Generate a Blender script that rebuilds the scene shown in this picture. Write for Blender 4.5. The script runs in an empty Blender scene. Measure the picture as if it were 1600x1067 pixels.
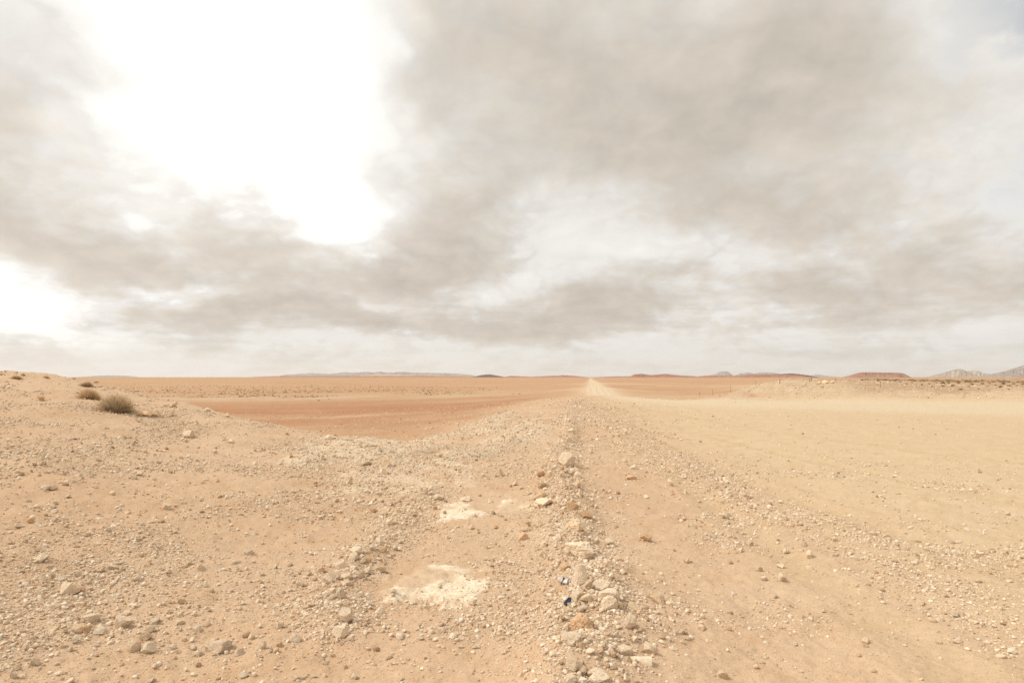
import bpy, bmesh, math, random
import numpy as np
from mathutils import Vector
random.seed(7)
RNG = np.random.default_rng(11)
SC = bpy.context.scene
C = SC.collection

# ------------------------------------------------------------------ camera
CAM_H = 1.7
F, CX, HY = 1000.0, 800.0, 589.0           # photograph: focal length, centre column, horizon row (pixels at 1600 x 1067)
cam = bpy.data.cameras.new('camera'); cam.sensor_width = 36.0; cam.lens = 36.0 * F / 1600.0
cam.shift_y = (HY - 533.5) / 1600.0
cam.clip_start = 0.05; cam.clip_end = 90000.0
co = bpy.data.objects.new('camera', cam); C.objects.link(co)
co.location = (0, 0, CAM_H); co.rotation_euler = (math.pi / 2, 0, 0)
SC.camera = co

# ------------------------------------------------------------------ light
SUN_AZ, SUN_EL = math.radians(-96), math.radians(50)      # azimuth from the viewing direction (negative = left)
sun = bpy.data.lights.new('sun', 'SUN'); sun.energy = 2.4; sun.angle = math.radians(6); sun.color = (1.0, 0.945, 0.85)
so = bpy.data.objects.new('sun', sun); C.objects.link(so)
sd = Vector((math.sin(SUN_AZ) * math.cos(SUN_EL), math.cos(SUN_AZ) * math.cos(SUN_EL), math.sin(SUN_EL)))
so.rotation_euler = (-sd).to_track_quat('-Z', 'Y').to_euler(); so.location = sd * 50

SC.view_settings.view_transform = 'Standard'; SC.view_settings.look = 'None'
SC.view_settings.gamma = 1.0; SC.view_settings.use_curve_mapping = False
SC.view_settings.exposure = 0.0

class NT:
    """small helper for node trees"""
    def __init__(s, tree):
        s.t = tree; s.n = tree.nodes; s.l = tree.links
    def add(s, kind, **kw):
        n = s.n.new(kind)
        for k, v in kw.items(): setattr(n, k, v)
        return n
    def put(s, sock, v):
        if isinstance(v, bpy.types.NodeSocket): s.l.new(v, sock)
        elif v is not None: sock.default_value = v
    def m(s, op, a, b=None, c=None, clamp=False):
        n = s.add('ShaderNodeMath', operation=op, use_clamp=clamp)
        s.put(n.inputs[0], a); s.put(n.inputs[1], b)
        if c is not None: s.put(n.inputs[2], c)
        return n.outputs[0]
    def vm(s, op, a, b=None):
        n = s.add('ShaderNodeVectorMath', operation=op)
        s.put(n.inputs[0], a)
        if op == 'SCALE': s.put(n.inputs['Scale'], b)
        else: s.put(n.inputs[1], b)
        return n.outputs['Value'] if op in ('LENGTH', 'DOT_PRODUCT') else n.outputs[0]
    def xyz(s, x, y, z):
        n = s.add('ShaderNodeCombineXYZ')
        for i, v in enumerate((x, y, z)): s.put(n.inputs[i], v)
        return n.outputs[0]
    def noise(s, vec, scale, detail=4, rough=0.5, dist=0.0, col=False, dim='3D'):
        n = s.add('ShaderNodeTexNoise', noise_dimensions=dim)
        s.put(n.inputs['Vector'], vec); n.inputs['Scale'].default_value = scale
        n.inputs['Detail'].default_value = detail; n.inputs['Roughness'].default_value = rough
        n.inputs['Distortion'].default_value = dist
        return n.outputs['Color'] if col else n.outputs[0]
    def voro(s, vec, scale, feature='F1', out='Distance', rand=1.0):
        n = s.add('ShaderNodeTexVoronoi', feature=feature)
        s.put(n.inputs['Vector'], vec); n.inputs['Scale'].default_value = scale; n.inputs['Randomness'].default_value = rand
        return n.outputs[out]
    def ramp(s, v, lo, hi, a=0.0, b=1.0, kind='SMOOTHSTEP'):
        n = s.add('ShaderNodeMapRange', interpolation_type=kind)
        s.put(n.inputs[0], v)
        for i, q in enumerate((lo, hi, a, b)): s.put(n.inputs[i + 1], q)
        return n.outputs[0]
    def mix(s, f, a, b, blend='MIX'):
        n = s.add('ShaderNodeMix', data_type='RGBA', blend_type=blend)
        s.put(n.inputs[0], f)
        for i, q in ((6, a), (7, b)):
            if isinstance(q, tuple) and len(q) == 3: q = (*q, 1.0)
            s.put(n.inputs[i], q)
        return n.outputs[2]
    def attr(s, name):
        return s.add('ShaderNodeAttribute', attribute_name=name).outputs['Fac']

# ------------------------------------------------------------------ sky
def px_dir(x, y):
    a = (x - CX) / F
    return math.atan(a), math.atan((HY - y) / F / math.hypot(1, a))
def build_sky():
    w = bpy.data.worlds.new('World'); SC.world = w; w.use_nodes = True
    t = NT(w.node_tree); t.n.clear()
    gen = t.add('ShaderNodeTexCoord').outputs['Generated']
    d = t.vm('NORMALIZE', gen)
    sep = t.add('ShaderNodeSeparateXYZ'); t.l.new(d, sep.inputs[0]); x, y, z = sep.outputs
    zc = t.m('MAXIMUM', z, 0.0)
    az = t.m('ARCTAN2', x, y)
    el = t.m('ARCSINE', z)
    # cloud deck seen in perspective
    k = t.m('DIVIDE', 1.0, t.m('ADD', zc, 0.40))
    P = t.vm('SCALE', t.xyz(x, y, 0.0), k)
    warp = t.vm('SUBTRACT', t.noise(P, 1.3, 2, 0.55, col=True, dim='2D'), (0.5, 0.5, 0.5))
    warp2 = t.vm('SUBTRACT', t.noise(P, 4.2, 3, 0.6, col=True, dim='2D'), (0.5, 0.5, 0.5))
    # warped azimuth / elevation
    ws = t.ramp(el, 0.0, 0.35, 0.35, 1.0, 'LINEAR')
    s0 = t.xyz(az, el, 0.0)
    A = t.vm('ADD', s0, t.vm('MULTIPLY', t.vm('SCALE', warp, ws), (0.34, 0.22, 0)))
    A = t.vm('ADD', A, t.vm('MULTIPLY', t.vm('SCALE', warp2, ws), (0.12, 0.09, 0)))
    def blob(acc, px, py, rx, ry, amp, rot=0.0, k=1.7):
        """add a soft elliptical bank of cloud to the running sum"""
        a, e = px_dir(px, py); ca = math.cos(a); sx, sy = rx / F * ca * ca, ry / F * ca
        n = t.add('ShaderNodeVectorMath', operation='MULTIPLY_ADD'); t.l.new(A, n.inputs[0])
        n.inputs[1].default_value = (1 / sx, 1 / sy, 0); n.inputs[2].default_value = (-a / sx, -e / sy, 0)
        r2 = t.vm('DOT_PRODUCT', n.outputs[0], n.outputs[0])
        f = t.m('MULTIPLY_ADD', r2, -1 / k, 1.0, clamp=True)
        return t.m('MULTIPLY_ADD', t.m('MULTIPLY', f, f), amp * 1.1, acc)
    dark = [(880, 130, 270, 160, .34, 0), (1080, 195, 300, 160, .42, 0), (1230, 60, 190, 150, .34, 0), (720, 120, 130, 190, .12, 0),
            (1180, 330, 230, 90, .16, 0), (1450, 300, 150, 130, .06, 0),
            (150, 365, 190, 80, .40, 0), (370, 335, 130, 75, .42, 0), (520, 410, 240, 80, .36, 0), (690, 375, 140, 80, .40, 0),
            (330, 485, 330, 40, .40, 0), (560, 495, 260, 36, .34, 0), (800, 495, 220, 32, .30, 0), (-10, 270, 140, 110, .34, 0),
            (1330, 450, 190, 48, .42, 0), (1510, 405, 150, 60, .34, 0), (960, 500, 200, 36, .26, 0), (1120, 440, 150, 40, .22, 0),
            (1380, 500, 150, 22, .2, 0), (1000, 420, 120, 30, .14, 0), (30, 60, 110, 150, .24, 0), (250, 415, 200, 60, .25, 0)]
    light = [(350, 60, 340, 240, .62, 0), (420, 235, 220, 110, .34, 0), (-50, 440, 170, 85, .55, 0), (60, 500, 150, 36, .36, 0), (240, 455, 90, 22, .22, 0),
             (880, 335, 150, 46, .14, 0), (1560, 230, 150, 180, .24, 0), (1040, 380, 200, 40, .14, 0), (960, 410, 130, 40, .10, 0), (500, 560, 700, 20, .10, 0),
             (230, 372, 70, 22, .24, 0), (520, 335, 80, 40, .36, 0), (440, 395, 80, 18, .22, 0), (120, 455, 120, 26, .3, 0), (640, 455, 160, 16, .2, 0), (820, 440, 120, 18, .18, 0), (300, 455, 70, 16, .3, 0)]
    D = 0.0; L = 0.0
    for b in dark: D = blob(D, *b)
    for b in light: L = blob(L, *b, k=2.6)
    Pw = t.vm('ADD', P, t.vm('SCALE', warp2, 0.07))
    def bill(v):
        """heaped detail: large fbm plus rounded puffs"""
        a_ = t.noise(v, 3.0, 8, 0.62, dim='2D')
        b_ = t.m('ABSOLUTE', t.m('MULTIPLY_ADD', t.noise(v, 7.5, 4, 0.5, dim='2D'), 2.0, -1.0))
        return t.m('MULTIPLY_ADD', b_, -0.38, a_)
    det = bill(Pw)
    lit = t.m('SUBTRACT', bill(t.vm('ADD', Pw, (-0.05, 0.05, 0))), det)
    bands = t.m('SUBTRACT', t.noise(t.xyz(t.m('MULTIPLY', az, 5.0), t.m('MULTIPLY', el, 42.0), 0.0), 1.0, 4, 0.6, dim='2D'), 0.5)
    nz = t.m('MULTIPLY', t.m('SUBTRACT', det, 0.42), t.ramp(el, .12, .42, 1.9, 1.0))
    nz = t.m('ADD', nz, t.m('MULTIPLY', bands, t.ramp(el, .22, .05, 0.0, 1.0)))
    dens = t.m('ADD', D, t.m('ADD', nz, 0.22))
    dens = t.m('SUBTRACT', dens, L)
    # thin cloud is white, thick cloud a warm grey; flanks turned to the light are paler
    thick = t.ramp(dens, -0.02, 0.74, 0.0, 1.0)
    c = t.mix(thick, (0.84, 0.82, 0.78), (0.645, 0.583, 0.505))
    side = t.m('MULTIPLY', lit, t.ramp(thick, 0.0, 0.35))
    c = t.vm('SCALE', c, t.m('SUBTRACT', t.m('MULTIPLY_ADD', side, -0.5, 1.0), t.ramp(dens, 0.5, 1.15, 0.0, 0.09)))
    hz = t.ramp(el, 0.075, 0.012)
    c = t.mix(t.m('MULTIPLY', hz, 0.5), c, t.mix(t.ramp(az, -0.45, 0.5), (0.86, 0.835, 0.75), (0.64, 0.66, 0.61)))
    sdv = t.vm('DOT_PRODUCT', d, (sd.x, sd.y, sd.z))
    glow = t.m('MULTIPLY', t.ramp(sdv, 0.72, 1.0), t.ramp(thick, 0.7, 0.0))
    veil = blob(blob(0.0, 360, 100, 330, 300, .22, k=2.4), 0, 440, 200, 120, .14, k=2.4)      # cloud near the bright opening glows through
    thin = t.m('ADD', t.m('MULTIPLY', t.ramp(dens, 0.15, -0.75, 0.0, 0.55, 'LINEAR'), t.ramp(L, .06, .5, .12, 1.0)), t.m('MULTIPLY', glow, 1.6))
    gain = t.m('ADD', t.m('ADD', 1.0, thin), veil)
    c = t.vm('SCALE', c, gain)
    c = t.vm('SCALE', c, 10.0)                       # background strength is 0.1
    sky = t.add('ShaderNodeTexSky', sky_type='NISHITA', sun_disc=False)
    sky.sun_elevation = SUN_EL; sky.sun_rotation = SUN_AZ; sky.altitude = 600; sky.dust_density = 2.0
    skyc = sky.outputs[0]
    clear = t.m('MULTIPLY', blob(0.0, 1610, 110, 170, 210, 1.0), t.ramp(det, 0.52, 0.30))
    fin = t.mix(t.m('MULTIPLY', clear, 0.45), c, skyc)
    bg = t.add('ShaderNodeBackground'); t.l.new(fin, bg.inputs[0]); bg.inputs[1].default_value = 0.1
    o = t.add('ShaderNodeOutputWorld'); t.l.new(bg.outputs[0], o.inputs[0])
build_sky()

# ------------------------------------------------------------------ numeric noise
def _h(ix, iy, iz, seed):
    n = (ix.astype(np.int64) * 374761393 + iy.astype(np.int64) * 668265263 + iz.astype(np.int64) * 2147483647 + seed * 974711)
    n = (n ^ (n >> 13)) * 1274126177
    n = n & 0xffffffff
    n = (n ^ (n >> 16)) & 0xffffff
    return n / float(0xffffff)
def vnoise(x, y, seed=0):
    ix, iy = np.floor(x), np.floor(y); fx, fy = x - ix, y - iy
    u, v = fx * fx * (3 - 2 * fx), fy * fy * (3 - 2 * fy); zz = np.zeros_like(ix)
    a, b = _h(ix, iy, zz, seed), _h(ix + 1, iy, zz, seed); c_, d_ = _h(ix, iy + 1, zz, seed), _h(ix + 1, iy + 1, zz, seed)
    return (a * (1 - u) + b * u) * (1 - v) + (c_ * (1 - u) + d_ * u) * v
def fbm(x, y, octv=4, seed=0, gain=0.5):
    s = 0.0; a = 1.0; tot = 0.0
    for i in range(octv):
        s = s + a * (vnoise(x * 2 ** i + 17.3 * i, y * 2 ** i - 9.1 * i, seed + i) - 0.5); tot += a; a *= gain
    return s / tot * 2
def vnoise3(p, seed=0):
    i = np.floor(p); f = p - i; u = f * f * (3 - 2 * f); r = 0.0
    for dx in (0, 1):
        for dy in (0, 1):
            for dz in (0, 1):
                wgt = (u[:, 0] if dx else 1 - u[:, 0]) * (u[:, 1] if dy else 1 - u[:, 1]) * (u[:, 2] if dz else 1 - u[:, 2])
                r = r + wgt * _h(i[:, 0] + dx, i[:, 1] + dy, i[:, 2] + dz, seed)
    return r
def fbm3(p, octv, seed, gain=0.5):
    s = 0.0; a = 1.0
    for i in range(octv): s = s + a * (vnoise3(p * 2 ** i + 3.7 * i, seed + i) - 0.5); a *= gain
    return s
def sstep(a, b, x):
    q = np.clip((x - a) / (b - a), 0, 1); return q * q * (3 - 2 * q)

# ------------------------------------------------------------------ terrain
# control heights: column (photo pixel) -> [(distance forward, height)]
COLS = {
 -500: [(3, .25), (6, .8), (10, 1.3), (16, 1.9), (24, 2.1), (50, 1.4), (100, -.6), (300, -2)],
 -200: [(3, .15), (6, .5), (10, .95), (16, 1.55), (22, 1.95), (32, 1.7), (60, .2), (120, -1.6), (300, -2)],
 0:    [(3.4, .06), (5, .2), (8, .52), (14, 1.22), (18, 1.6), (21, 1.82), (26, 1.75), (40, .8), (70, -1.2), (150, -2), (400, -2)],
 90:   [(3.6, .04), (5, .14), (8, .46), (14, 1.15), (18, 1.55), (21, 1.75), (24, 1.5), (36, .0), (60, -1.6), (150, -2)],
 200:  [(3.6, .0), (8, .32), (13, .78), (16, 1.04), (19, 1.24), (21, 1.05), (28, -.2), (45, -1.6), (150, -2), (400, -2)],
 300:  [(4, 0), (8, .22), (13, .62), (17.2, .93), (19.5, .7), (26, -.6), (40, -1.7), (150, -2)],
 400:  [(4, -.01), (8, .14), (12, .4), (16, .644), (18, .4), (24, -.8), (36, -1.7), (150, -2), (400, -2)],
 520:  [(3.6, -.02), (8, .05), (11, .2), (14.3, .34), (16, .2), (21, -.6), (28, -1.4), (40, -1.7), (150, -2)],
 600:  [(4, -.01), (8, .03), (11, .16), (14, .29), (16, .1), (20, -.5), (28, -1.35), (40, -1.6), (150, -2)],
 690:  [(4, 0), (8, .02), (12, .07), (16, .02), (19.5, -.12), (24, -.5), (31, -1.0), (45, -1.45), (150, -1.9)],
 765:  [(5, 0), (12, .02), (18, -.02), (25, -.2), (31, -.42), (38, -.68), (50, -1.02), (80, -1.5), (200, -1.9)],
 840:  [(4, 0), (10, .02), (20, .0), (30, -.08), (45, -.3), (70, -.78), (120, -1.25), (250, -1.7)],
 922:  [(4, 0), (10, 0), (30, .02), (60, .0), (120, -.12), (250, -.5), (500, -1.0)],
 1010: [(4, 0), (10, 0), (25, .0), (45, 0), (56, -.15), (75, -.7), (150, -1.4)],
 1090: [(5, 0), (20, 0), (40, .02), (46, .0), (50, -.1), (60, -.5), (110, -1.3)],
 1140: [(5, 0), (20, 0), (40, .02), (46, .0), (48.5, .15), (52, .38), (55, .3), (70, -.6), (110, -1.2), (300, -1.6)],
 1200: [(4, 0), (20, 0), (40, .03), (46, .05), (50, .6), (55, 1.12), (60, 1.05), (80, .2), (120, -.8), (300, -1.6)],
 1255: [(5, 0), (20, 0), (40, .05), (45, .12), (50, .85), (56, 1.4), (62, 1.4), (80, 1.0), (120, .4), (300, -1.2)],
 1340: [(5, 0), (20, .0), (38, .04), (43, .2), (47, .72), (52, 1.26), (60, 1.34), (90, 1.3), (150, 1.2), (300, .5)],
 1450: [(4, 0), (20, .0), (36, .04), (41, .14), (45, .5), (48, .86), (60, .98), (90, 1.1), (150, 1.15), (300, .8)],
 1600: [(3.6, 0), (15, .0), (34, .04), (39, .16), (42, .46), (44, .69), (55, .82), (90, 1.0), (150, 1.1), (300, .8)],
 1900: [(3, 0), (12, .0), (30, .04), (36, .3), (40, .7), (55, .9), (100, 1.1), (300, .8)],
 2400: [(3, .0), (10, .0), (25, .04), (32, .5), (55, .9), (100, 1.1), (300, .8)],
}
_cp = []
for cx_, prof in COLS.items():
    for Y, z in prof: _cp.append(((cx_ - CX) / F * Y, Y, z))
for th in range(-180, 181, 15):
    a = math.radians(th)
    for r, z in ((900, -2.0), (2500, -2.0), (8000, -2.0), (30000, -2.0)): _cp.append((r * math.sin(a), r * math.cos(a), z))
for th in (100, 120, 140, 160, 180, 200, 220, 240, 260):
    a = math.radians(th); side = max(0.0, -math.sin(a))
    for r in (3, 8, 20, 50, 120, 300): _cp.append((r * math.sin(a), r * math.cos(a), side * min(1.6, r * .08) + (0.0 if side else .3 * min(1, r / 40))))
for th in range(0, 360, 45): _cp.append((1.2 * math.sin(math.radians(th)), 1.2 * math.cos(math.radians(th)), 0.0))
_cp = np.array(_cp)
def _emb(X, Y):
    r = np.maximum(np.hypot(X, Y), 0.6)
    return np.stack([X / r * 1.6, Y / r * 1.6, np.log(r) * 0.8], -1)
_ce = _emb(_cp[:, 0], _cp[:, 1])
_phi = lambda d2: np.sqrt(d2 + 0.0016)
_M = _phi(((_ce[:, None] - _ce[None]) ** 2).sum(-1)); _n = len(_cp)
_A = np.block([[_M + 0.002 * np.eye(_n) * -1, np.ones((_n, 1))], [np.ones((1, _n)), np.zeros((1, 1))]])
_W = np.linalg.lstsq(_A, np.append(_cp[:, 2], 0), rcond=None)[0]
def _base_exact(X, Y):
    out = np.empty(len(X), np.float32); ce = _ce.astype(np.float32); w_ = _W[:-1].astype(np.float32)
    for i in range(0, len(X), 20000):
        e = _emb(X[i:i + 20000], Y[i:i + 20000]).astype(np.float32)
        d2 = (e * e).sum(1)[:, None] + (ce * ce).sum(1)[None] - 2 * e @ ce.T
        out[i:i + 20000] = np.sqrt(np.maximum(d2, 0) + 0.0016) @ w_ + _W[-1]
    return out
_GT = np.concatenate([np.linspace(-math.pi, -1.0, 41)[:-1], np.linspace(-1.0, 1.0, 281), np.linspace(1.0, math.pi, 41)[1:]])
_GL = np.linspace(math.log(0.6), math.log(35000), 330)
_tt, _ll = np.meshgrid(_GT, _GL, indexing='ij')
_GZ = _base_exact((np.exp(_ll) * np.sin(_tt)).ravel(), (np.exp(_ll) * np.cos(_tt)).ravel()).reshape(_tt.shape).astype(float)
_ZX, _ZL = np.gradient(_GZ, _GT, _GL)
def base_z(X, Y):
    """terrain without its small relief: bicubic look-up of the interpolated control heights"""
    X = np.asarray(X, float); Y = np.asarray(Y, float)
    th = np.arctan2(X, Y); l = np.log(np.clip(np.hypot(X, Y), 0.6, 34000))
    i = np.clip(np.searchsorted(_GT, th) - 1, 0, len(_GT) - 2)
    hl = _GL[1] - _GL[0]; j = np.clip(((l - _GL[0]) / hl).astype(int), 0, len(_GL) - 2)
    ht = _GT[i + 1] - _GT[i]; u = (th - _GT[i]) / ht; v = (l - _GL[j]) / hl
    def her(p0, p1, m0, m1, q): return p0 * (1 + 2 * q) * (1 - q) ** 2 + m0 * q * (1 - q) ** 2 + p1 * q * q * (3 - 2 * q) + m1 * q * q * (q - 1)
    a_ = her(_GZ[i, j], _GZ[i + 1, j], _ZX[i, j] * ht, _ZX[i + 1, j] * ht, u)
    b_ = her(_GZ[i, j + 1], _GZ[i + 1, j + 1], _ZX[i, j + 1] * ht, _ZX[i + 1, j + 1] * ht, u)
    ma = (_ZL[i, j] * (1 - u) + _ZL[i + 1, j] * u) * hl; mb = (_ZL[i, j + 1] * (1 - u) + _ZL[i + 1, j + 1] * u) * hl
    return her(a_, b_, ma, mb, v)
def flat(px, py, h=CAM_H):
    Y = h * F / (py - HY); return ((px - CX) / F * Y, Y)
_SD = {}
def seg_dist(X, Y, pts):
    """seg_dist_raw, remembered for the last large arrays"""
    if np.size(X) < 5000: return seg_dist_raw(X, Y, pts)
    X = np.asarray(X, float); Y = np.asarray(Y, float)
    key = (id(pts), X.size, float(X.ravel()[X.size // 3]), float(Y.ravel()[Y.size // 3]))
    if key not in _SD:
        if len(_SD) > 40: _SD.clear()
        _SD[key] = tuple(q.ravel() for q in seg_dist_raw(X, Y, pts))
    return tuple(q.reshape(X.shape) for q in _SD[key])
def seg_dist_raw(X, Y, pts):
    """distance to a polyline, the place along it (0..1) and the signed side"""
    best = np.full(np.shape(X), 1e9); along = np.zeros(np.shape(X)); side = np.zeros(np.shape(X)); n = len(pts) - 1
    for i in range(n):
        ax, ay = pts[i]; bx, by = pts[i + 1]; dx, dy = bx - ax, by - ay; L2 = dx * dx + dy * dy
        q = np.clip(((X - ax) * dx + (Y - ay) * dy) / L2, 0, 1)
        d = np.hypot(X - ax - q * dx, Y - ay - q * dy); m = d < best
        best = np.where(m, d, best); along = np.where(m, (i + q) / n, along)
        side = np.where(m, np.sign((X - ax) * dy - (Y - ay) * dx), side)
    return best, along, side
def smooth_poly(pts, it=3):
    for _ in range(it):
        q = [pts[0]]
        for a, b in zip(pts[:-1], pts[1:]):
            q += [(a[0] * .75 + b[0] * .25, a[1] * .75 + b[1] * .25), (a[0] * .25 + b[0] * .75, a[1] * .25 + b[1] * .75)]
        pts = q + [pts[-1]]
    return pts
RIDGE = [flat(*p) for p in ((903, 622), (896, 640), (888, 680), (878, 720), (873, 760), (880, 800), (893, 840), (905, 875), (918, 925), (928, 960), (912, 1000), (908, 1067), (904, 1300))]
WIND = [flat(*p) for p in ((925, 630), (950, 660), (1000, 705), (1100, 755), (1250, 815), (1400, 862), (1600, 885), (1900, 905))]
ARC = [flat(*p) for p in ((660, 780), (630, 815), (590, 850), (560, 885), (525, 920), (530, 985))]
LANE = smooth_poly([(.122 * 20000 + 1.5, 20000), (.122 * 1000 + 1.5, 1000), (.122 * 200 + 1.5, 200), (.122 * 90 + 1.6, 90), (9.6, 62), (11.0, 51), (14.5, 43), (19.5, 38.5), (30, 33), (50, 26), (100, 10)], 2)
ROAD2 = [(.122 * 400, 400), (.122 * 60 + .2, 60), (.122 * 30 + .6, 30)]
SPOIL = [[flat(*p) for p in ((610, 692), (640, 686), (690, 673), (745, 667))], [flat(*p) for p in ((700, 656), (735, 650), (765, 643), (792, 631))], [flat(*p) for p in ((758, 676), (772, 660), (786, 640))], [flat(*p) for p in ((780, 690), (812, 668), (828, 655))], [flat(*p) for p in ((730, 722), (790, 696), (850, 676))]]
WHITE = [(flat(715, 806), .30, .20), (flat(655, 908), .34, .18), (flat(722, 918), .28, .18), (flat(692, 890), .42, .10), (flat(622, 918), .16, .10), (flat(590, 722), 1.3, 1.0), (flat(640, 745), 1.2, .8), (flat(800, 800), .25, .16)]
def lane_half(Y, X):
    return np.where(Y > 60, 2.2, 2.2 + sstep(60, 30, Y) * 5.2)
def noise_amp(X, Y):
    d, s, _ = seg_dist(X, Y, LANE)
    hw = lane_half(Y, X)
    road = sstep(hw * 1.8 + 1.5, hw * .6, d)
    rightsm = sstep(0.5, 4.0, X - 1.0 - 0.05 * Y) * sstep(45, 30, Y)
    return 1 - .85 * road, rightsm, road
def hgt(X, Y):
    X = np.asarray(X, float); Y = np.asarray(Y, float)
    r = np.hypot(X, Y)
    z = base_z(X, Y)
    amp, rs, road = noise_amp(X, Y)
    near = sstep(400, 60, r)
    z = z + near * amp * (.10 * fbm(X * .35, Y * .35, 3, 3) * (1 - .65 * rs) * sstep(2, 9, r) + .05 * fbm(X * 1.1, Y * 1.1, 3, 5) * (1 - .6 * rs) + .022 * fbm(X * 4.5, Y * 4.5, 3, 9))
    z = z + np.where(r < 26, .010 * fbm(X * 18, Y * 18, 3, 21) * amp, 0)
    z = z + sstep(60, 400, r) * 1.0 * fbm(X * .004, Y * .004, 3, 31) * sstep(25000, 3000, r) * sstep(2.0, 40.0, np.abs(X - .122 * Y - 1.5))
    # the ridge of dug-up stones, gravel windrows and the rim of the dug hollow
    d, s, _ = seg_dist(X, Y, RIDGE); nn = fbm(X * 2.2, Y * 2.2, 3, 40)
    z = z + (.10 + .10 * nn) * np.exp(-(d / (.26 + .10 * nn)) ** 2) * sstep(40, 14, Y) + .05 * np.exp(-(d / .8) ** 2) * sstep(60, 20, Y)
    d, s, _ = seg_dist(X, Y, WIND); z = z + .035 * (1 + nn) * np.exp(-(d / (.22 + .02 * Y)) ** 2) * sstep(45, 25, Y)
    for sp_ in SPOIL:
        d, s, _ = seg_dist(X, Y, sp_); z = z + (.06 + .05 * nn) * np.exp(-(d / (.2 + .012 * Y)) ** 2)
    eg = sstep(11, 14, Y) * sstep(48, 36, Y) * sstep(3.5, .5, X); z = z + eg * (.09 * fbm(X * .45, Y * .3, 3, 47) + .05 * fbm(X * 1.6, Y * 1.6, 3, 48))
    bk = sstep(42, 46, Y) * sstep(75, 60, Y) * sstep(13, 17, X) * sstep(.1, .5, base_z(X, Y)); z = z + bk * (.16 * fbm(X * .5, Y * .5, 3, 45) + .09 * fbm(X * 1.7, Y * 1.7, 3, 46))
    d, s, _ = seg_dist(X, Y, ARC); z = z + .05 * (1 + nn) * np.exp(-(d / .22) ** 2)
    # shallow wheel ruts beside the ridge
    for pts, dep in ((RUT1, .018), (RUT2, .018), (RUT3, .02), (RUT4, .016)):
        d, s, _ = seg_dist(X, Y, pts); z = z - dep * np.exp(-(d / .16) ** 2) + dep * .5 * np.exp(-((d - .3) / .12) ** 2)
    for (c, a, b) in WHITE:
        q = np.hypot((X - c[0]) / a, (Y - c[1]) / (b * 2.6)); m = sstep(1.05, .7, q + .8 * fbm(X * 3.2, Y * 2.2, 4, 77))
        z = z + m * (.016 + .012 * fbm(X * 9, Y * 9, 3, 78))
    return z
RUT1 = smooth_poly([flat(*p) for p in ((927, 630), (960, 668), (1050, 740), (1200, 850), (1500, 1060))], 2)
RUT2 = smooth_poly([flat(*p) for p in ((931, 628), (1000, 672), (1130, 735), (1330, 810), (1700, 940))], 2)
RUT3 = smooth_poly([flat(*p) for p in ((935, 625), (1040, 664), (1200, 705), (1450, 760), (1800, 830))], 2)
RUT4 = smooth_poly([flat(*p) for p in ((938, 622), (1080, 655), (1300, 690), (1700, 735))], 2)

def hit(px, py, start=2.5, end=400.0):
    """the point of the ground that the photograph shows at this pixel"""
    Y = np.geomspace(start, end, 1500); X = (px - CX) / F * Y; zr = CAM_H - (py - HY) / F * Y
    g = np.nonzero(zr <= hfast(X, Y))[0]
    i = int(g[0]) if len(g) else len(Y) - 1
    Y = np.linspace(Y[max(i - 1, 0)], Y[i], 40); X = (px - CX) / F * Y; zr = CAM_H - (py - HY) / F * Y; zz = hfast(X, Y)
    g = np.nonzero(zr <= zz)[0]; i = int(g[0]) if len(g) else 39
    return float(X[i]), float(Y[i]), float(zz[i])

# ------------------------------------------------------------------ ground mesh
def gravel_density(X, Y):
    """how much loose stone lies here, 0..1"""
    r = np.hypot(X, Y)
    cl = fbm(X * .9, Y * .9, 4, 51); cl2 = fbm(X * 3.1, Y * 3.1, 3, 55)
    g = .07 + 1.45 * np.clip(cl + .04, 0, 1) + .75 * np.clip(cl2 - .02, 0, 1) * (.5 + np.clip(cl + .3, 0, 1))
    g = g * (1 - .84 * sstep(.5, 4, X - .16 * Y) * sstep(9, 15, Y) * sstep(44, 40, Y))
    left = sstep(1.0, -1.5, X); g = g * (.75 + .35 * left)
    d, _, side = seg_dist(X, Y, RIDGE); g = g + 1.0 * np.exp(-(d / (.26 + .012 * Y)) ** 2)
    d, _, _ = seg_dist(X, Y, WIND); g = g + .6 * np.exp(-(d / (.35 + .02 * Y)) ** 2)
    d, _, _ = seg_dist(X, Y, ARC); g = g + .8 * np.exp(-(d / .3) ** 2)
    d, _, _ = seg_dist(X, Y, LANE); hw = lane_half(Y, X)
    g = g * (1 - .93 * sstep(hw + 3.0, hw, d))
    up = sstep(-.5, -1.3, base_z(X, Y)) * sstep(20, 30, Y)
    g = g * (1 - .5 * up)
    for sp_ in SPOIL:
        d, _, _ = seg_dist(X, Y, sp_); g = np.maximum(g, 1.15 * np.exp(-(d / (.3 + .015 * Y)) ** 2))
    g = g + .6 * sstep(43, 47, Y) * sstep(72, 60, Y) * sstep(14, 18, X) * np.clip(.5 + fbm(X * .6, Y * .6, 3, 98), 0, 1)
    spoil = np.exp(-(np.hypot((X + 2.4) / 1.8, (Y - 12.2) / 2.4)) ** 2); g = g + .5 * spoil
    g = g + .55 * np.exp(-(np.hypot((X + 3.0) / 1.2, (Y - 4.6) / .9)) ** 2) + .5 * np.exp(-(np.hypot((X + 4.3) / .8, (Y - 6.3) / .6)) ** 2)
    for (c, a, b) in WHITE[:5] + WHITE[7:]: g = g * (1 - .8 * np.exp(-(np.hypot((X - c[0]) / a, (Y - c[1]) / (b * 2.6))) ** 4))
    return np.clip(g, 0, 1.4)

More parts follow.
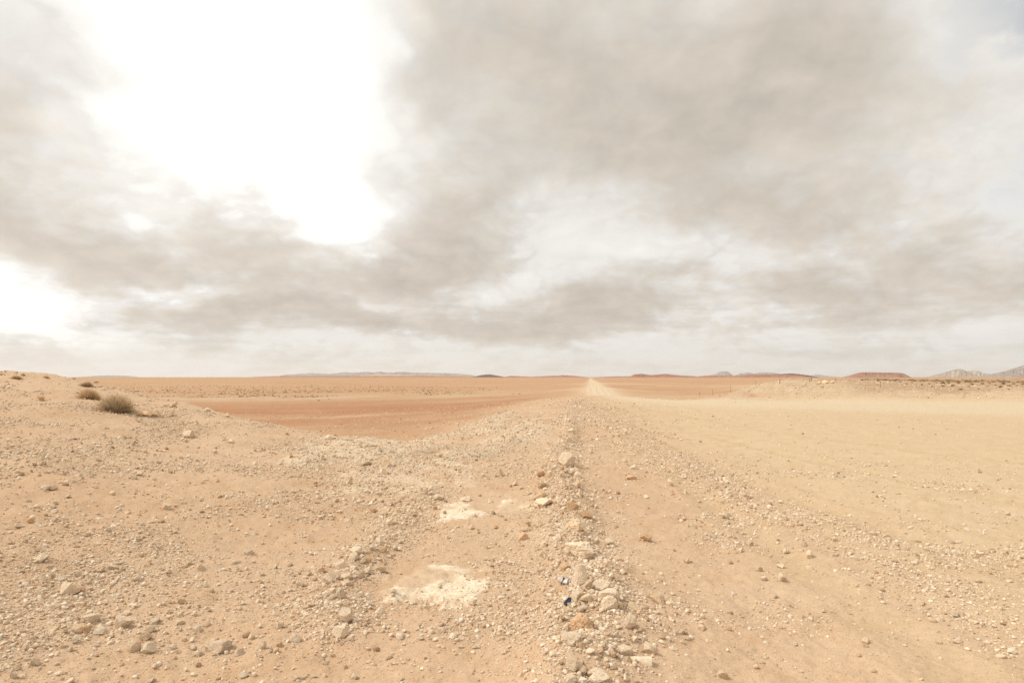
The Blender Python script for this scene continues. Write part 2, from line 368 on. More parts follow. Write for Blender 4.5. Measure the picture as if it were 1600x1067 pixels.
_PG = []
def hfast(X, Y):
    """height of the built ground mesh in front of the camera"""
    r, fr, Z = _PG[0]; X = np.asarray(X, float); Y = np.asarray(Y, float)
    R_ = np.hypot(X, Y); th = np.arctan2(X, Y)
    i = np.clip(np.searchsorted(r, R_) - 1, 0, len(r) - 2); u = np.clip((R_ - r[i]) / (r[i + 1] - r[i]), 0, 1)
    q = np.clip((th - fr[0]) / (fr[1] - fr[0]), 0, len(fr) - 1.001); j = q.astype(int); v = q - j
    return (Z[i, j] * (1 - v) + Z[i, j + 1] * v) * (1 - u) + (Z[i + 1, j] * (1 - v) + Z[i + 1, j + 1] * v) * u
def build_ground():
    fr = np.radians(np.linspace(-52, 52, 760)); back = np.radians(np.linspace(52, 308, 190))[1:-1]
    th = np.concatenate([fr, back]); nT = len(th)
    inv = np.linspace(1 / 2.4, 1 / 70.0, 560)
    r = np.concatenate([[0.5, 1.0, 1.6], 1 / inv, np.geomspace(72, 21500, 110)]); nR = len(r)
    R, T = np.meshgrid(r, th, indexing='ij'); X = R * np.sin(T); Y = R * np.cos(T)
    Z = hgt(X, Y); _PG.append((r, fr, Z[:, :len(fr)]))
    V = np.stack([X, Y, Z], -1).reshape(-1, 3)
    i = np.arange(nR - 1)[:, None]; j = np.arange(nT)[None]; jn = (j + 1) % nT
    q = np.stack([i * nT + j, i * nT + jn, (i + 1) * nT + jn, (i + 1) * nT + j], -1).reshape(-1, 4)
    Xf, Yf, Zf = V.T
    bz = base_z(Xf, Yf); rr = np.hypot(Xf, Yf)
    d, s, _ = seg_dist(Xf, Yf, LANE); hw = lane_half(Yf, Xf)
    dn = d / hw + .22 * fbm(Xf * .25, Yf * .25, 3, 61) + .08 * fbm(Xf * 1.5, Yf * 1.5, 3, 62)
    lane = sstep(1.55, .55, dn)
    shoulder = sstep(2.6, 1.0, dn)
    d2, _, _ = seg_dist(Xf, Yf, ROAD2)
    apron = sstep(0.2, 5.0, Xf - .3 - .085 * Yf + .6 * fbm(Xf * .3, Yf * .3, 3, 64)) * sstep(50, 44, Yf + .25 * Xf * 0) * sstep(-.3, .0, Yf)
    apron = apron * sstep(.5, .15, bz)
    plain = sstep(-.10, -1.3, bz + .55 * fbm(Xf * .14, Yf * .10, 4, 65)) * sstep(14, 26, Yf)
    plain = np.maximum(plain, sstep(200, 400, rr))
    plain = plain * (1 - np.maximum(shoulder * .8, 0))
    plain = plain * np.clip(1.15 - .5 * sstep(-3.0, 1.5, Xf) * sstep(60, 30, Yf) - .38 * sstep(66, 36, Yf) * sstep(150, 60, rr) + .7 * fbm(Xf * .22, Yf * .10, 4, 96) * sstep(160, 60, rr), 0, 1)
    # redder earth in the hollow and where the far bank is cut
    lr = np.log(np.maximum(rr, 1)); wob = .10 * fbm(Xf * .02, Yf * .02, 3, 66) + .5 * fbm(Xf * .012, Yf * .035, 4, 67)
    red = np.exp(-((lr - math.log(76) + wob * .35) / .42) ** 2) * sstep(-.05, .3, .24 + fbm(Xf * .03, Yf * .11, 4, 68)) * sstep(12, -2, Xf) * plain
    red = np.maximum(red, np.exp(-(np.hypot((Xf - 16.9) / 2.6, (Yf - 49) / 3.0)) ** 2) * 1.0 * sstep(-.5, .3, fbm(Xf * .9, Yf * .9, 3, 97)))
    red = np.maximum(red, sstep(500, 4000, rr) * .35 + 0 * rr)
    pale = np.exp(-((lr - math.log(128) + wob * .2) / .14) ** 2) * plain * sstep(10, -5, Xf) * .8
    scr = np.exp(-((lr - math.log(215) + wob * .2) / .28) ** 2) * sstep(.05, .4, .35 + fbm(Xf * .02, Yf * .03, 3, 69)) * plain * sstep(-2, -30, Xf)
    white = np.zeros(len(Xf))
    nz = .8 * fbm(Xf * 3.2, Yf * 2.2, 4, 77) + .3 * fbm(Xf * 22, Yf * 16, 3, 79)
    for k, (c, a, b) in enumerate(WHITE):
        m = sstep(1.08, .8, np.hypot((Xf - c[0]) / a, (Yf - c[1]) / (b * 2.6)) + nz); white = np.maximum(white, m * (.5 if k in (5, 6) else 1))
    white = white * np.clip(1.0 - .8 * sstep(.06, .34, fbm(Xf * 2.6, Yf * 2.0, 4, 81)), 0, 1)
    for sp_ in SPOIL:
        dd, _, _ = seg_dist(Xf, Yf, sp_); white = np.maximum(white, .55 * np.exp(-((dd + .12 * fbm(Xf * 2, Yf * 2, 3, 82)) / (.22 + .013 * Yf)) ** 2))
    grv = gravel_density(Xf, Yf)
    right_plain = sstep(.5, .72, bz + .12 * fbm(Xf * .3, Yf * .3, 3, 95)) * sstep(44, 47, Yf + .0 * Xf) * sstep(23.5, 28, Xf - .1 * (Yf - 45)) * sstep(900, 300, rr)
    bank = sstep(.25, .5, bz) * sstep(39, 44, Yf) * sstep(9, 14, Xf)
    allf = dict(lane=lane, apron=apron, plain=plain, red=red, pale=pale, scr=scr, white=white, grv=grv, bank=bank, heath=right_plain,
                trk=s * 0 + d * np.where(_side_of(Xf, Yf) > 0, 1, -1))
    for o_, k in ((RUT1, 'r1'), (RUT2, 'r2'), (RUT3, 'r3'), (RUT4, 'r4')):
        dd, _, _ = seg_dist(Xf, Yf, o_); allf['rut'] = np.maximum(allf.get('rut', 0), np.exp(-(dd / (.20 + .004 * Yf)) ** 2) * sstep(62, 50, Yf))
    cen = lane[q].mean(1)
    isroad = cen > .5
    def emit(name, faces):
        used = np.unique(faces); rem = np.full(len(V), -1); rem[used] = np.arange(len(used))
        me = bpy.data.meshes.new(name); vv = V[used]
        ff = rem[faces].astype(np.int32)
        me.vertices.add(len(vv)); me.vertices.foreach_set('co', vv.ravel().astype(np.float32))
        me.loops.add(ff.size); me.loops.foreach_set('vertex_index', ff.ravel())
        me.polygons.add(len(ff)); me.polygons.foreach_set('loop_start', np.arange(0, ff.size, 4, dtype=np.int32))
        me.update(calc_edges=True)
        me.polygons.foreach_set('use_smooth', np.ones(len(ff), bool))
        for k, a in allf.items():
            at = me.attributes.new(k, 'FLOAT', 'POINT'); at.data.foreach_set('value', np.asarray(a)[used].astype(np.float32))
        me.materials.append(MAT['ground'])
        o = bpy.data.objects.new(name, me); C.objects.link(o); o['kind'] = 'structure'
        return o
    emit('ground', q[~isroad])
    emit('road', q[isroad])
def _side_of(X, Y):
    return seg_dist(X, Y, LANE)[2]

# ------------------------------------------------------------------ materials
MAT = {}
def new_mat(name):
    m = bpy.data.materials.new(name); m.use_nodes = True; t = NT(m.node_tree); t.n.clear()
    b = t.add('ShaderNodeBsdfPrincipled'); o = t.add('ShaderNodeOutputMaterial'); t.l.new(b.outputs[0], o.inputs[0])
    b.inputs['Roughness'].default_value = .9; b.inputs['Specular IOR Level'].default_value = .15
    MAT[name] = m
    return t, b
def ground_mat():
    t, b = new_mat('ground')
    P = t.add('ShaderNodeNewGeometry').outputs['Position']
    n_big = t.noise(P, .22, 4, .55); n_mid = t.noise(P, 1.7, 5, .6); n_fine = t.noise(P, 14, 5, .65); n_grain = t.noise(P, 90, 3, .6)
    sand = t.mix(t.ramp(n_big, .35, .65), (.56, .38, .243), (.60, .43, .288))
    sand = t.mix(t.m('MULTIPLY', t.ramp(n_mid, .45, .75), .5), sand, (.50, .305, .165))
    ap = t.mix(t.ramp(n_mid, .35, .7), (.62, .48, .315), (.59, .44, .275))
    c = t.mix(t.m('MULTIPLY', t.attr('apron'), .9), sand, ap)
    far1 = t.noise(P, .012, 6, .6); far2 = t.noise(P, .11, 5, .6)
    pl = t.mix(t.ramp(far1, .4, .62), (.465, .275, .155), (.505, .32, .19))
    stk = t.noise(t.vm('MULTIPLY', P, (.05, .22, 1)), 1.0, 5, .65)
    pl = t.mix(t.m('MULTIPLY', t.ramp(far2, .5, .75), .45), pl, (.42, .22, .12))
    pl = t.mix(t.m('MULTIPLY', t.ramp(stk, .52, .68), .6), pl, (.60, .43, .28))
    pl = t.mix(t.m('MULTIPLY', t.ramp(stk, .46, .30), .55), pl, (.42, .205, .11))
    c = t.mix(t.attr('plain'), c, pl)
    c = t.mix(t.m('MULTIPLY', t.attr('red'), t.ramp(far2, .2, .65, .55, 1.0)), c, (.38, .175, .088))
    c = t.mix(t.m('MULTIPLY', t.attr('pale'), t.ramp(far2, .35, .6)), c, (.55, .42, .28))
    lane = t.mix(t.ramp(n_mid, .35, .65), (.675, .57, .42), (.645, .53, .37))
    trk = t.attr('trk')
    wob = t.m('ADD', trk, t.m('MULTIPLY', t.m('SUBTRACT', t.noise(P, .35, 3, .5), .5), .7))
    st = t.m('ABSOLUTE', t.m('SINE', t.m('MULTIPLY', wob, 3.2)))
    lane = t.mix(t.m('MULTIPLY', t.ramp(st, .6, 1.0), .32), lane, (.52, .39, .24))
    c = t.mix(t.m('MULTIPLY', t.attr('lane'), .9), c, lane)
    c = t.mix(t.m('MULTIPLY', t.attr('rut'), t.ramp(n_mid, .3, .6, .15, .5)), c, (.53, .385, .225))
    bk = t.mix(t.ramp(n_mid, .4, .65), (.62, .49, .335), (.52, .375, .235))
    c = t.mix(t.m('MULTIPLY', t.m('MULTIPLY', t.attr('bank'), .8), t.m('SUBTRACT', 1.0, t.attr('red'))), c, bk)
    hv = t.noise(P, .9, 4, .65)
    c = t.mix(t.m('MULTIPLY', t.attr('heath'), t.ramp(hv, .3, .6, .4, .95)), c, (.43, .285, .17))
    wh = t.mix(t.ramp(n_fine, .35, .65), (.82, .72, .55), (.72, .60, .44))
    c = t.mix(t.attr('white'), c, wh)
    # grains and chips too small to stand as stones
    g = t.attr('grv')
    vcol = t.add('ShaderNodeTexVoronoi'); vcol.inputs['Scale'].default_value = 85; t.l.new(P, vcol.inputs['Vector'])
    sv = t.add('ShaderNodeSeparateColor'); t.l.new(vcol.outputs['Color'], sv.inputs[0])
    inside = t.ramp(vcol.outputs['Distance'], .45, .3)
    chip = t.m('MULTIPLY', inside, t.ramp(t.m('ADD', sv.outputs[0], t.m('MULTIPLY', g, .30)), .86, .95))
    c = t.mix(t.m('MULTIPLY', chip, .85), c, t.mix(t.ramp(sv.outputs[1], .55, .75), (.72, .62, .48), (.36, .24, .15)))
    v2 = t.add('ShaderNodeTexVoronoi'); v2.inputs['Scale'].default_value = 16; t.l.new(P, v2.inputs['Vector'])
    s2 = t.add('ShaderNodeSeparateColor'); t.l.new(v2.outputs['Color'], s2.inputs[0])
    rr = t.vm('LENGTH', P)
    chip2 = t.m('MULTIPLY', t.m('MULTIPLY', t.ramp(v2.outputs['Distance'], .42, .25), t.ramp(t.m('ADD', s2.outputs[0], t.m('MULTIPLY', g, .3)), .88, .95)), t.ramp(rr, 16, 28))
    c = t.mix(t.m('MULTIPLY', chip2, .6), c, t.mix(t.ramp(s2.outputs[1], .35, .6), (.60, .50, .37), (.30, .20, .13)))
    c = t.mix(t.ramp(n_grain, .42, .72, 0, .42), c, (.34, .22, .13))
    c = t.mix(t.ramp(n_fine, .45, .75, 0, .35), c, (.63, .485, .325))
    t.l.new(c, b.inputs['Base Color'])
    hgtv = t.m('ADD', t.m('MULTIPLY', n_fine, .6), t.m('MULTIPLY', n_grain, .3))
    hgtv = t.m('ADD', hgtv, t.m('MULTIPLY', chip, .35)); hgtv = t.m('ADD', hgtv, t.m('MULTIPLY', chip2, 1.2))
    bp = t.add('ShaderNodeBump'); bp.inputs['Strength'].default_value = .75; bp.inputs['Distance'].default_value = .022
    t.l.new(hgtv, bp.inputs['Height']); t.l.new(bp.outputs[0], b.inputs['Normal'])
    b.inputs['Roughness'].default_value = 1.0; b.inputs['Specular IOR Level'].default_value = .05
ground_mat()
def rock_mat():
    t, b = new_mat('rock')
    tc = t.add('ShaderNodeTexCoord').outputs['Object']
    oi = t.add('ShaderNodeObjectInfo')
    off = t.vm('ADD', tc, t.xyz(t.m('MULTIPLY', oi.outputs['Random'], 31.0), 0.0, 0.0))
    n1 = t.noise(off, 2.6, 5, .62); n2 = t.noise(off, 9, 6, .7); pit = t.voro(off, 7, 'F1')
    c = t.mix(t.ramp(n1, .35, .65), (.82, .67, .50), (.73, .565, .395))
    c = t.mix(t.m('MULTIPLY', t.ramp(n2, .54, .78), .5), c, (.47, .34, .22))
    c = t.mix(t.m('MULTIPLY', t.ramp(n2, .46, .28), .6), c, (.85, .75, .60))
    c = t.mix(1.0, c, oi.outputs['Color'], 'MULTIPLY')
    # blown sand lies on the upward faces
    up = t.add('ShaderNodeSeparateXYZ'); t.l.new(t.add('ShaderNodeNewGeometry').outputs['Normal'], up.inputs[0])
    c = t.mix(t.m('MULTIPLY', t.ramp(up.outputs[2], .55, .95), t.ramp(n1, .45, .7, 0, .35)), c, (.53, .37, .22))
    t.l.new(c, b.inputs['Base Color'])
    h = t.m('ADD', t.m('MULTIPLY', n2, .8), t.m('MULTIPLY', t.ramp(pit, 0, .5), .35))
    bp = t.add('ShaderNodeBump'); bp.inputs['Strength'].default_value = .8; bp.inputs['Distance'].default_value = .012
    t.l.new(h, bp.inputs['Height']); t.l.new(bp.outputs[0], b.inputs['Normal'])
    t2, b2 = new_mat('gravel')
    oi = t2.add('ShaderNodeObjectInfo'); r_ = oi.outputs['Random']
    cr = t2.add('ShaderNodeValToRGB'); t2.l.new(r_, cr.inputs[0])
    el = cr.color_ramp.elements
    el[0].position = 0; el[0].color = (.46, .33, .215, 1); el[1].position = 1; el[1].color = (.82, .72, .58, 1)
    for p_, k in ((.22, (.60, .44, .295, 1)), (.5, (.71, .57, .41, 1)), (.8, (.79, .67, .52, 1)), (.06, (.36, .23, .14, 1))):
        e = el.new(p_); e.color = k
    nn = t2.noise(t2.add('ShaderNodeTexCoord').outputs['Object'], 3, 3, .6)
    c = t2.mix(t2.ramp(nn, .35, .7, 0, .5), cr.outputs[0], (.52, .38, .25))
    t2.l.new(c, b2.inputs['Base Color'])
rock_mat()
def plain_mat(name, cols, scale=6, bump=0.0, rough=.9):
    t, b = new_mat(name)
    tc = t.add('ShaderNodeTexCoord').outputs['Object']
    oi = t.add('ShaderNodeObjectInfo').outputs['Random']
    v = t.vm('ADD', tc, t.xyz(t.m('MULTIPLY', oi, 19.0), 0.0, 0.0))
    n = t.noise(v, scale, 4, .6)
    c = t.mix(t.ramp(n, .35, .65), cols[0], cols[1])
    t.l.new(c, b.inputs['Base Color']); b.inputs['Roughness'].default_value = rough
    if bump:
        bp = t.add('ShaderNodeBump'); bp.inputs['Strength'].default_value = .6; bp.inputs['Distance'].default_value = bump
        t.l.new(n, bp.inputs['Height']); t.l.new(bp.outputs[0], b.inputs['Normal'])
    return t, b
def leaf_mat(name, cols):
    t, b = plain_mat(name, cols, 9)
    c = b.inputs['Base Color'].links[0].from_socket
    tr = t.add('ShaderNodeBsdfTranslucent'); t.l.new(c, tr.inputs[0]); mx = t.add('ShaderNodeMixShader'); mx.inputs[0].default_value = .5
    t.l.new(b.outputs[0], mx.inputs[1]); t.l.new(tr.outputs[0], mx.inputs[2])
    o = [n for n in t.n if n.type == 'OUTPUT_MATERIAL'][0]; t.l.new(mx.outputs[0], o.inputs[0])
leaf_mat('straw', ((.72, .51, .29), (.60, .41, .23)))
leaf_mat('olive', ((.58, .45, .28), (.68, .51, .32)))
leaf_mat('brown_brush', ((.54, .36, .21), (.43, .28, .165)))
leaf_mat('heath_brush', ((.36, .245, .13), (.27, .18, .10)))
plain_mat('twig', ((.19, .13, .085), (.27, .185, .12)), 14)
plain_mat('wood_post', ((.24, .19, .155), (.31, .25, .20)), 12)
plain_mat('wire', ((.13, .12, .11), (.18, .15, .13)), 3, rough=.5)
plain_mat('plastic_white', ((.74, .64, .49), (.62, .48, .33)), 25, .004, .7)
plain_mat('plastic_blue', ((.035, .055, .10), (.06, .08, .12)), 12, .004, .45)
plain_mat('can_print', ((.02, .025, .06), (.05, .05, .07)), 20, 0, .4)
t_, b_ = plain_mat('can_metal', ((.72, .69, .64), (.58, .53, .47)), 14, .003, .45); b_.inputs['Metallic'].default_value = .15
def hill_mat(name, a, bcol, ccol, s, strata=None):
    t, b = new_mat(name)
    P = t.add('ShaderNodeNewGeometry').outputs['Position']
    n = t.noise(P, s, 6, .6); n2 = t.noise(t.vm('MULTIPLY', P, (1, 1, 6)), s * 2.5, 5, .6)
    c = t.mix(t.ramp(n, .38, .62), a, bcol); c = t.mix(t.ramp(n2, .5, .68, 0, .8), c, ccol)
    if strata:
        kx, kz, col = strata
        sp_ = t.add('ShaderNodeSeparateXYZ'); t.l.new(P, sp_.inputs[0])
        q = t.m('ADD', t.m('ADD', t.m('MULTIPLY', sp_.outputs[0], kx), t.m('MULTIPLY', sp_.outputs[2], kz)), t.m('MULTIPLY', n, 1.6))
        c = t.mix(t.m('MULTIPLY', t.ramp(t.noise(t.xyz(q, 0.0, 0.0), 1.0, 3, .6), .44, .52), .85), c, col)
    t.l.new(c, b.inputs['Base Color']); b.inputs['Roughness'].default_value = 1
    bp = t.add('ShaderNodeBump'); bp.inputs['Strength'].default_value = .5; bp.inputs['Distance'].default_value = .25 / s
    t.l.new(n2, bp.inputs['Height']); t.l.new(bp.outputs[0], b.inputs['Normal'])
hill_mat('rock_red', (.42, .25, .18), (.36, .205, .145), (.30, .165, .12), .02)
hill_mat('rock_pink', (.42, .22, .15), (.36, .175, .12), (.31, .145, .10), .01)
hill_mat('rock_dark', (.17, .10, .085), (.13, .075, .065), (.24, .13, .09), .012)
hill_mat('rock_grey', (.34, .315, .28), (.27, .25, .225), (.42, .37, .31), .002)
hill_mat('rock_pale', (.56, .50, .39), (.50, .435, .335), (.44, .375, .30), .003, (-.010, .026, (.37, .30, .25)))
hill_mat('dune_pale', (.55, .42, .30), (.52, .38, .26), (.5, .36, .24), .002)

build_ground()

# ------------------------------------------------------------------ far hills
def hill(name, label, prof, D, mat, depth=.35, kind='ridge', seed=0, gully=.35, skew=0.0):
    """PROF: skyline (pixels); D: distance in metres; a relief with its own depth, flanks and gullies"""
    prof = np.array(prof, float); xs = np.linspace(prof[0, 0], prof[-1, 0], int(max(40, (prof[-1, 0] - prof[0, 0]) * 1.6)))
    ys = np.interp(xs, prof[:, 0], prof[:, 1]); ys = ys + (.12 if mat == 'rock_pale' else .3 if kind == 'ridge' else .08) * fbm(xs * .35, xs * 0 + seed, 3, 260 + seed) * np.clip((590 - ys) / 4, 0, 1)
    H = (HY - ys) / F * D + CAM_H
    X = (xs - CX) / F * D
    wid = (X[-1] - X[0]); base = -6.0
    hmax = max(H.max() - base, 1.0); dep = max(hmax * 2.4, wid * depth * .5)
    T = np.linspace(-1, 1, 45)
    G, TT = np.meshgrid(X, T)
    hh = np.interp(G, X, H) - base
    sp = 7.0 / max(wid, 1.0) * 3
    gn = fbm(G * sp * 2.2, TT * .8 + 5, 4, 200 + seed); a = np.abs(TT + .18 * gn)
    if kind == 'mesa': a = np.abs(TT + .05 * gn); sh = np.clip((1 - a) * 1.9, 0, 1); sh = np.where(sh > .8, np.minimum(1, .72 + (sh - .8) * 2.5), sh * .9)
    elif kind == 'dune': sh = np.cos(np.clip(a, 0, 1) * math.pi / 2) ** 1.5
    else: sh = np.clip(1 - a, 0, 1) ** 1.15
    rid = 1 - np.abs(fbm(G * sp * 5, TT * 2.0, 4, 230 + seed)) * 2 * gully * (1 - sh) * 1.2
    z = base + hh * sh * np.clip(rid, .2, 1.05)
    Yc = D + TT * dep + skew * (G - X.mean())
    # keep the skyline where it is seen although the crest wanders: lay the crest along its own sight line
    Xw = G * (Yc / D)
    V = np.stack([Xw, Yc, z], -1).reshape(-1, 3); n = len(X)
    faces = [(r * n + c, r * n + c + 1, (r + 1) * n + c + 1, (r + 1) * n + c) for r in range(len(T) - 1) for c in range(n - 1)]
    me = bpy.data.meshes.new(name); me.from_pydata(V.tolist(), [], faces); me.materials.append(MAT[mat])
    me.polygons.foreach_set('use_smooth', np.ones(len(faces), bool)); me.update()
    o = bpy.data.objects.new(name, me); C.objects.link(o); o['kind'] = 'structure'; o['label'] = label
    return o
hill('hill', 'long grey mountain range far beyond the red plain', [(430, 588), (449, 585), (470, 583.6), (487, 582.5), (500, 583.4), (514, 584), (528, 582.4), (539, 581), (552, 582), (573, 580.6), (584, 581.8), (593, 580.2), (606, 582), (631, 580.6), (645, 581.8), (656, 582.2), (681, 582.4), (700, 583), (717, 583.5), (737, 585.7), (745, 588)], 17000, 'rock_grey', .12, seed=1)
hill('dune', 'pale sand strip at the foot of the grey mountain range', [(555, 588), (570, 586), (590, 584.8), (610, 585), (650, 586), (700, 586.6), (742, 588)], 12500, 'dune_pale', .1, 'dune', 2, .1)
hill('hill', 'low faint rise on the horizon beside the left mound', [(120, 589), (150, 587), (170, 586.2), (195, 586.8), (215, 588.5)], 16000, 'rock_grey', .15, seed=3)
hill('hill', 'low reddish ridge along the horizon before the grey range', [(395, 588.8), (430, 587.4), (520, 587.2), (600, 587.3), (660, 586.8), (700, 587.2), (760, 588.6)], 9000, 'rock_pink', .06, 'dune', 4, .15)
hill('hill', 'small dark hill beside the end of the grey range', [(738, 589), (748, 586.6), (757, 585), (766, 584.8), (774, 586), (790, 589)], 7000, 'rock_dark', .5, seed=5)
hill('hill', 'low rust coloured hills left of the road end', [(786, 588.8), (800, 587), (812, 587.6), (830, 588.4), (850, 587.4), (862, 586.8), (872, 586.6), (880, 585.8), (890, 586.4), (900, 587.2), (919, 589.3)], 6000, 'rock_pink', .15, seed=6)
hill('hill', 'flat rust coloured rise with two knolls right of the road end', [(926, 589.4), (940, 588.8), (962, 588), (985, 587.8), (991, 584.8), (1004, 584), (1016, 586), (1028, 585.2), (1039, 584), (1052, 585.4), (1068, 587), (1082, 587.4), (1100, 589)], 5600, 'rock_pink', .15, 'mesa', 7)
hill('hill', 'grey flat topped mountain far behind the rust ridge', [(1100, 589), (1108, 586), (1117, 584.3), (1124, 580.6), (1130, 579.9), (1136, 579.8), (1140, 582), (1144, 585.4), (1150, 589)], 17500, 'rock_grey', .5, seed=8)
hill('hill', 'jagged grey range far right of the flat topped mountain', [(1144, 589), (1153, 584.5), (1157, 582.4), (1162, 583), (1168, 581.4), (1178, 583.6), (1186, 582), (1194, 581.2), (1203, 582), (1211, 582.6), (1220, 584.5), (1232, 589)], 18500, 'rock_grey', .3, seed=9)
hill('hill', 'long rust coloured ridge below the grey peaks', [(1078, 589.4), (1100, 587), (1120, 586.6), (1150, 586.4), (1164, 585.8), (1175, 584.6), (1190, 584.2), (1204, 584.6), (1230, 585.4), (1250, 586.8), (1270, 589.6)], 5200, 'rock_pink', .14, seed=10)
hill('hill', 'dark brown ridge over the rust coloured ridge', [(1196, 588), (1203, 584.6), (1220, 584.2), (1236, 583.2), (1246, 584), (1255, 585), (1269, 587.4), (1282, 589.6)], 5900, 'rock_dark', .25, seed=11)
hill('hill', 'faint blue range between dark ridge and red mesa', [(1258, 589), (1271, 585.4), (1278, 584.4), (1285, 585.8), (1296, 587.2), (1312, 589)], 19000, 'rock_grey', .4, seed=12)
hill('mesa', 'long flat topped red mesa right of the road', [(1310, 592), (1318, 589), (1330, 585.8), (1343, 582), (1360, 581.7), (1380, 582.1), (1400, 582.3), (1411, 583), (1418, 586.6), (1425, 589.8), (1432, 592)], 3400, 'rock_red', .5, 'mesa', 13, .25)
hill('hill', 'small pointed red cone before the red mesa', [(1383, 592), (1390, 588.6), (1397, 584.2), (1402, 581.6), (1406, 584), (1412, 588), (1420, 592)], 3000, 'rock_red', .6, seed=14)
hill('hill', 'pale banded mountain with tilted crest', [(1432, 592), (1442, 590), (1462, 585.2), (1478, 580.8), (1490, 577.4), (1498, 575.8), (1504, 576.6), (1511, 580.4), (1522, 585), (1540, 591)], 8200, 'rock_pale', .5, seed=15, gully=.14, skew=.3)
hill('hill', 'pale grey peak behind the tilted banded mountain', [(1490, 590), (1505, 581.5), (1511, 580), (1520, 578.6), (1529, 578.9), (1535, 582.6), (1543, 583.6), (1556, 586), (1570, 590)], 10500, 'rock_pale', .5, seed=16)
hill_mat('rock_slope', (.44, .385, .31), (.37, .32, .265), (.31, .26, .225), .003, (-.010, .026, (.27, .225, .20)))
hill('hill', 'large pale mountain slope at the right edge', [(1500, 592), (1524, 590), (1535, 587), (1548, 584.2), (1560, 581.6), (1568, 580.2), (1584, 575), (1600, 569.2), (1625, 560), (1650, 553), (1690, 556), (1740, 566), (1800, 580), (1850, 591)], 6800, 'rock_slope', .5, seed=17, gully=.14, skew=-.2)
hill('hill', 'low red hill at the foot of the large pale slope', [(1566, 592.5), (1578, 590), (1592, 588.8), (1606, 588.6), (1640, 588), (1680, 592.5)], 3600, 'rock_red', .4, seed=18)

# ------------------------------------------------------------------ haze
def build_haze():
    bm = bmesh.new(); bmesh.ops.create_cube(bm, size=1.0)
    me = bpy.data.meshes.new('haze'); bm.to_mesh(me); bm.free()
    o = bpy.data.objects.new('haze', me); C.objects.link(o); o['kind'] = 'stuff'
    o.scale = (43500, 43500, 420); o.location = (0, 0, 420 / 2 - 9)
    o['label'] = 'thin pale desert haze over the plain'
    m = bpy.data.materials.new('haze'); m.use_nodes = True; t = NT(m.node_tree); t.n.clear()
    v = t.add('ShaderNodeVolumePrincipled'); v.inputs['Density'].default_value = 2.2e-5; v.inputs['Color'].default_value = (.93, .955, .99, 1)
    v.inputs['Anisotropy'].default_value = 0.2
    out = t.add('ShaderNodeOutputMaterial'); t.l.new(v.outputs[0], out.inputs['Volume'])
    me.materials.append(m)
build_haze()

# ------------------------------------------------------------------ stones
SC.cycles.denoising_prefilter = 'NONE'; SC.cycles.adaptive_threshold = 0.02; SC.cycles.max_bounces = 4; SC.cycles.diffuse_bounces = 2; SC.cycles.volume_bounces = 1; SC.cycles.transparent_max_bounces = 4
def ico(sub):
    bm = bmesh.new(); bmesh.ops.create_icosphere(bm, subdivisions=sub, radius=1.0)
    v = np.array([q.co[:] for q in bm.verts]); f = [tuple(q.index for q in p.verts) for p in bm.faces]; bm.free()
    return v / np.linalg.norm(v, axis=1)[:, None], f
ICO = {k: ico(k) for k in (2, 3, 4, 5)}
def rock_verts(sub, seed, planes=11, rough=.10, clod=0.0, lo=.42, hi=.78):
    v, f = ICO[sub]; rg = np.random.default_rng(seed)
    n = rg.normal(size=(planes, 3)); n /= np.linalg.norm(n, axis=1)[:, None]; d = rg.uniform(lo, hi, planes)
    dot = v @ n.T; lim = np.where(dot > .05, d[None] / np.maximum(dot, .05), 9.0)
    k = np.minimum(1.0, lim.min(1)); p = v * k[:, None]
    off = rg.uniform(0, 50, 3)
    dis = rough * fbm3(v * 1.7 + off, 3, seed) + rough * .8 * fbm3(v * 5 + off, 3, seed + 5)
    if clod: 
        cell = fbm3(v * 3.4 + off, 3, seed + 9); dis = dis + clod * (np.abs(cell) * 1.2 - .2)
    p = p * (1 + dis[:, None])
    p -= (p.max(0) + p.min(0)) / 2; p /= (p.max(0) - p.min(0)) / 2
    return p, f
def mesh_of(name, v, f, mat, smooth=True):
    me = bpy.data.meshes.new(name); me.from_pydata(np.asarray(v).tolist(), [], f); me.materials.append(MAT[mat])
    me.polygons.foreach_set('use_smooth', np.full(len(f), smooth)); me.update(); return me
ROCK_MESH = [mesh_of('stone', *rock_verts(4, 500 + i, 8 + i % 7, .10 + .03 * (i % 3), .10 if i % 4 == 0 else 0), 'rock', False) for i in range(22)]
TONE = {'c': (1, 1, 1, 1), 'w': (1.06, 1.06, 1.06, 1), 'g': (.90, .88, .87, 1), 't': (.95, .89, .82, 1), 'o': (.88, .73, .60, 1), 'b': (.62, .47, .36, 1)}
TWORD = {'c': 'cream', 'w': 'chalky white', 'g': 'greyish', 't': 'tan', 'o': 'orange brown', 'b': 'dark brown'}
OFF = {1: (0, 540), 2: (400, 540), 3: (800, 540), 5: (0, 800), 6: (400, 800), 7: (800, 800), 8: (1200, 800)}
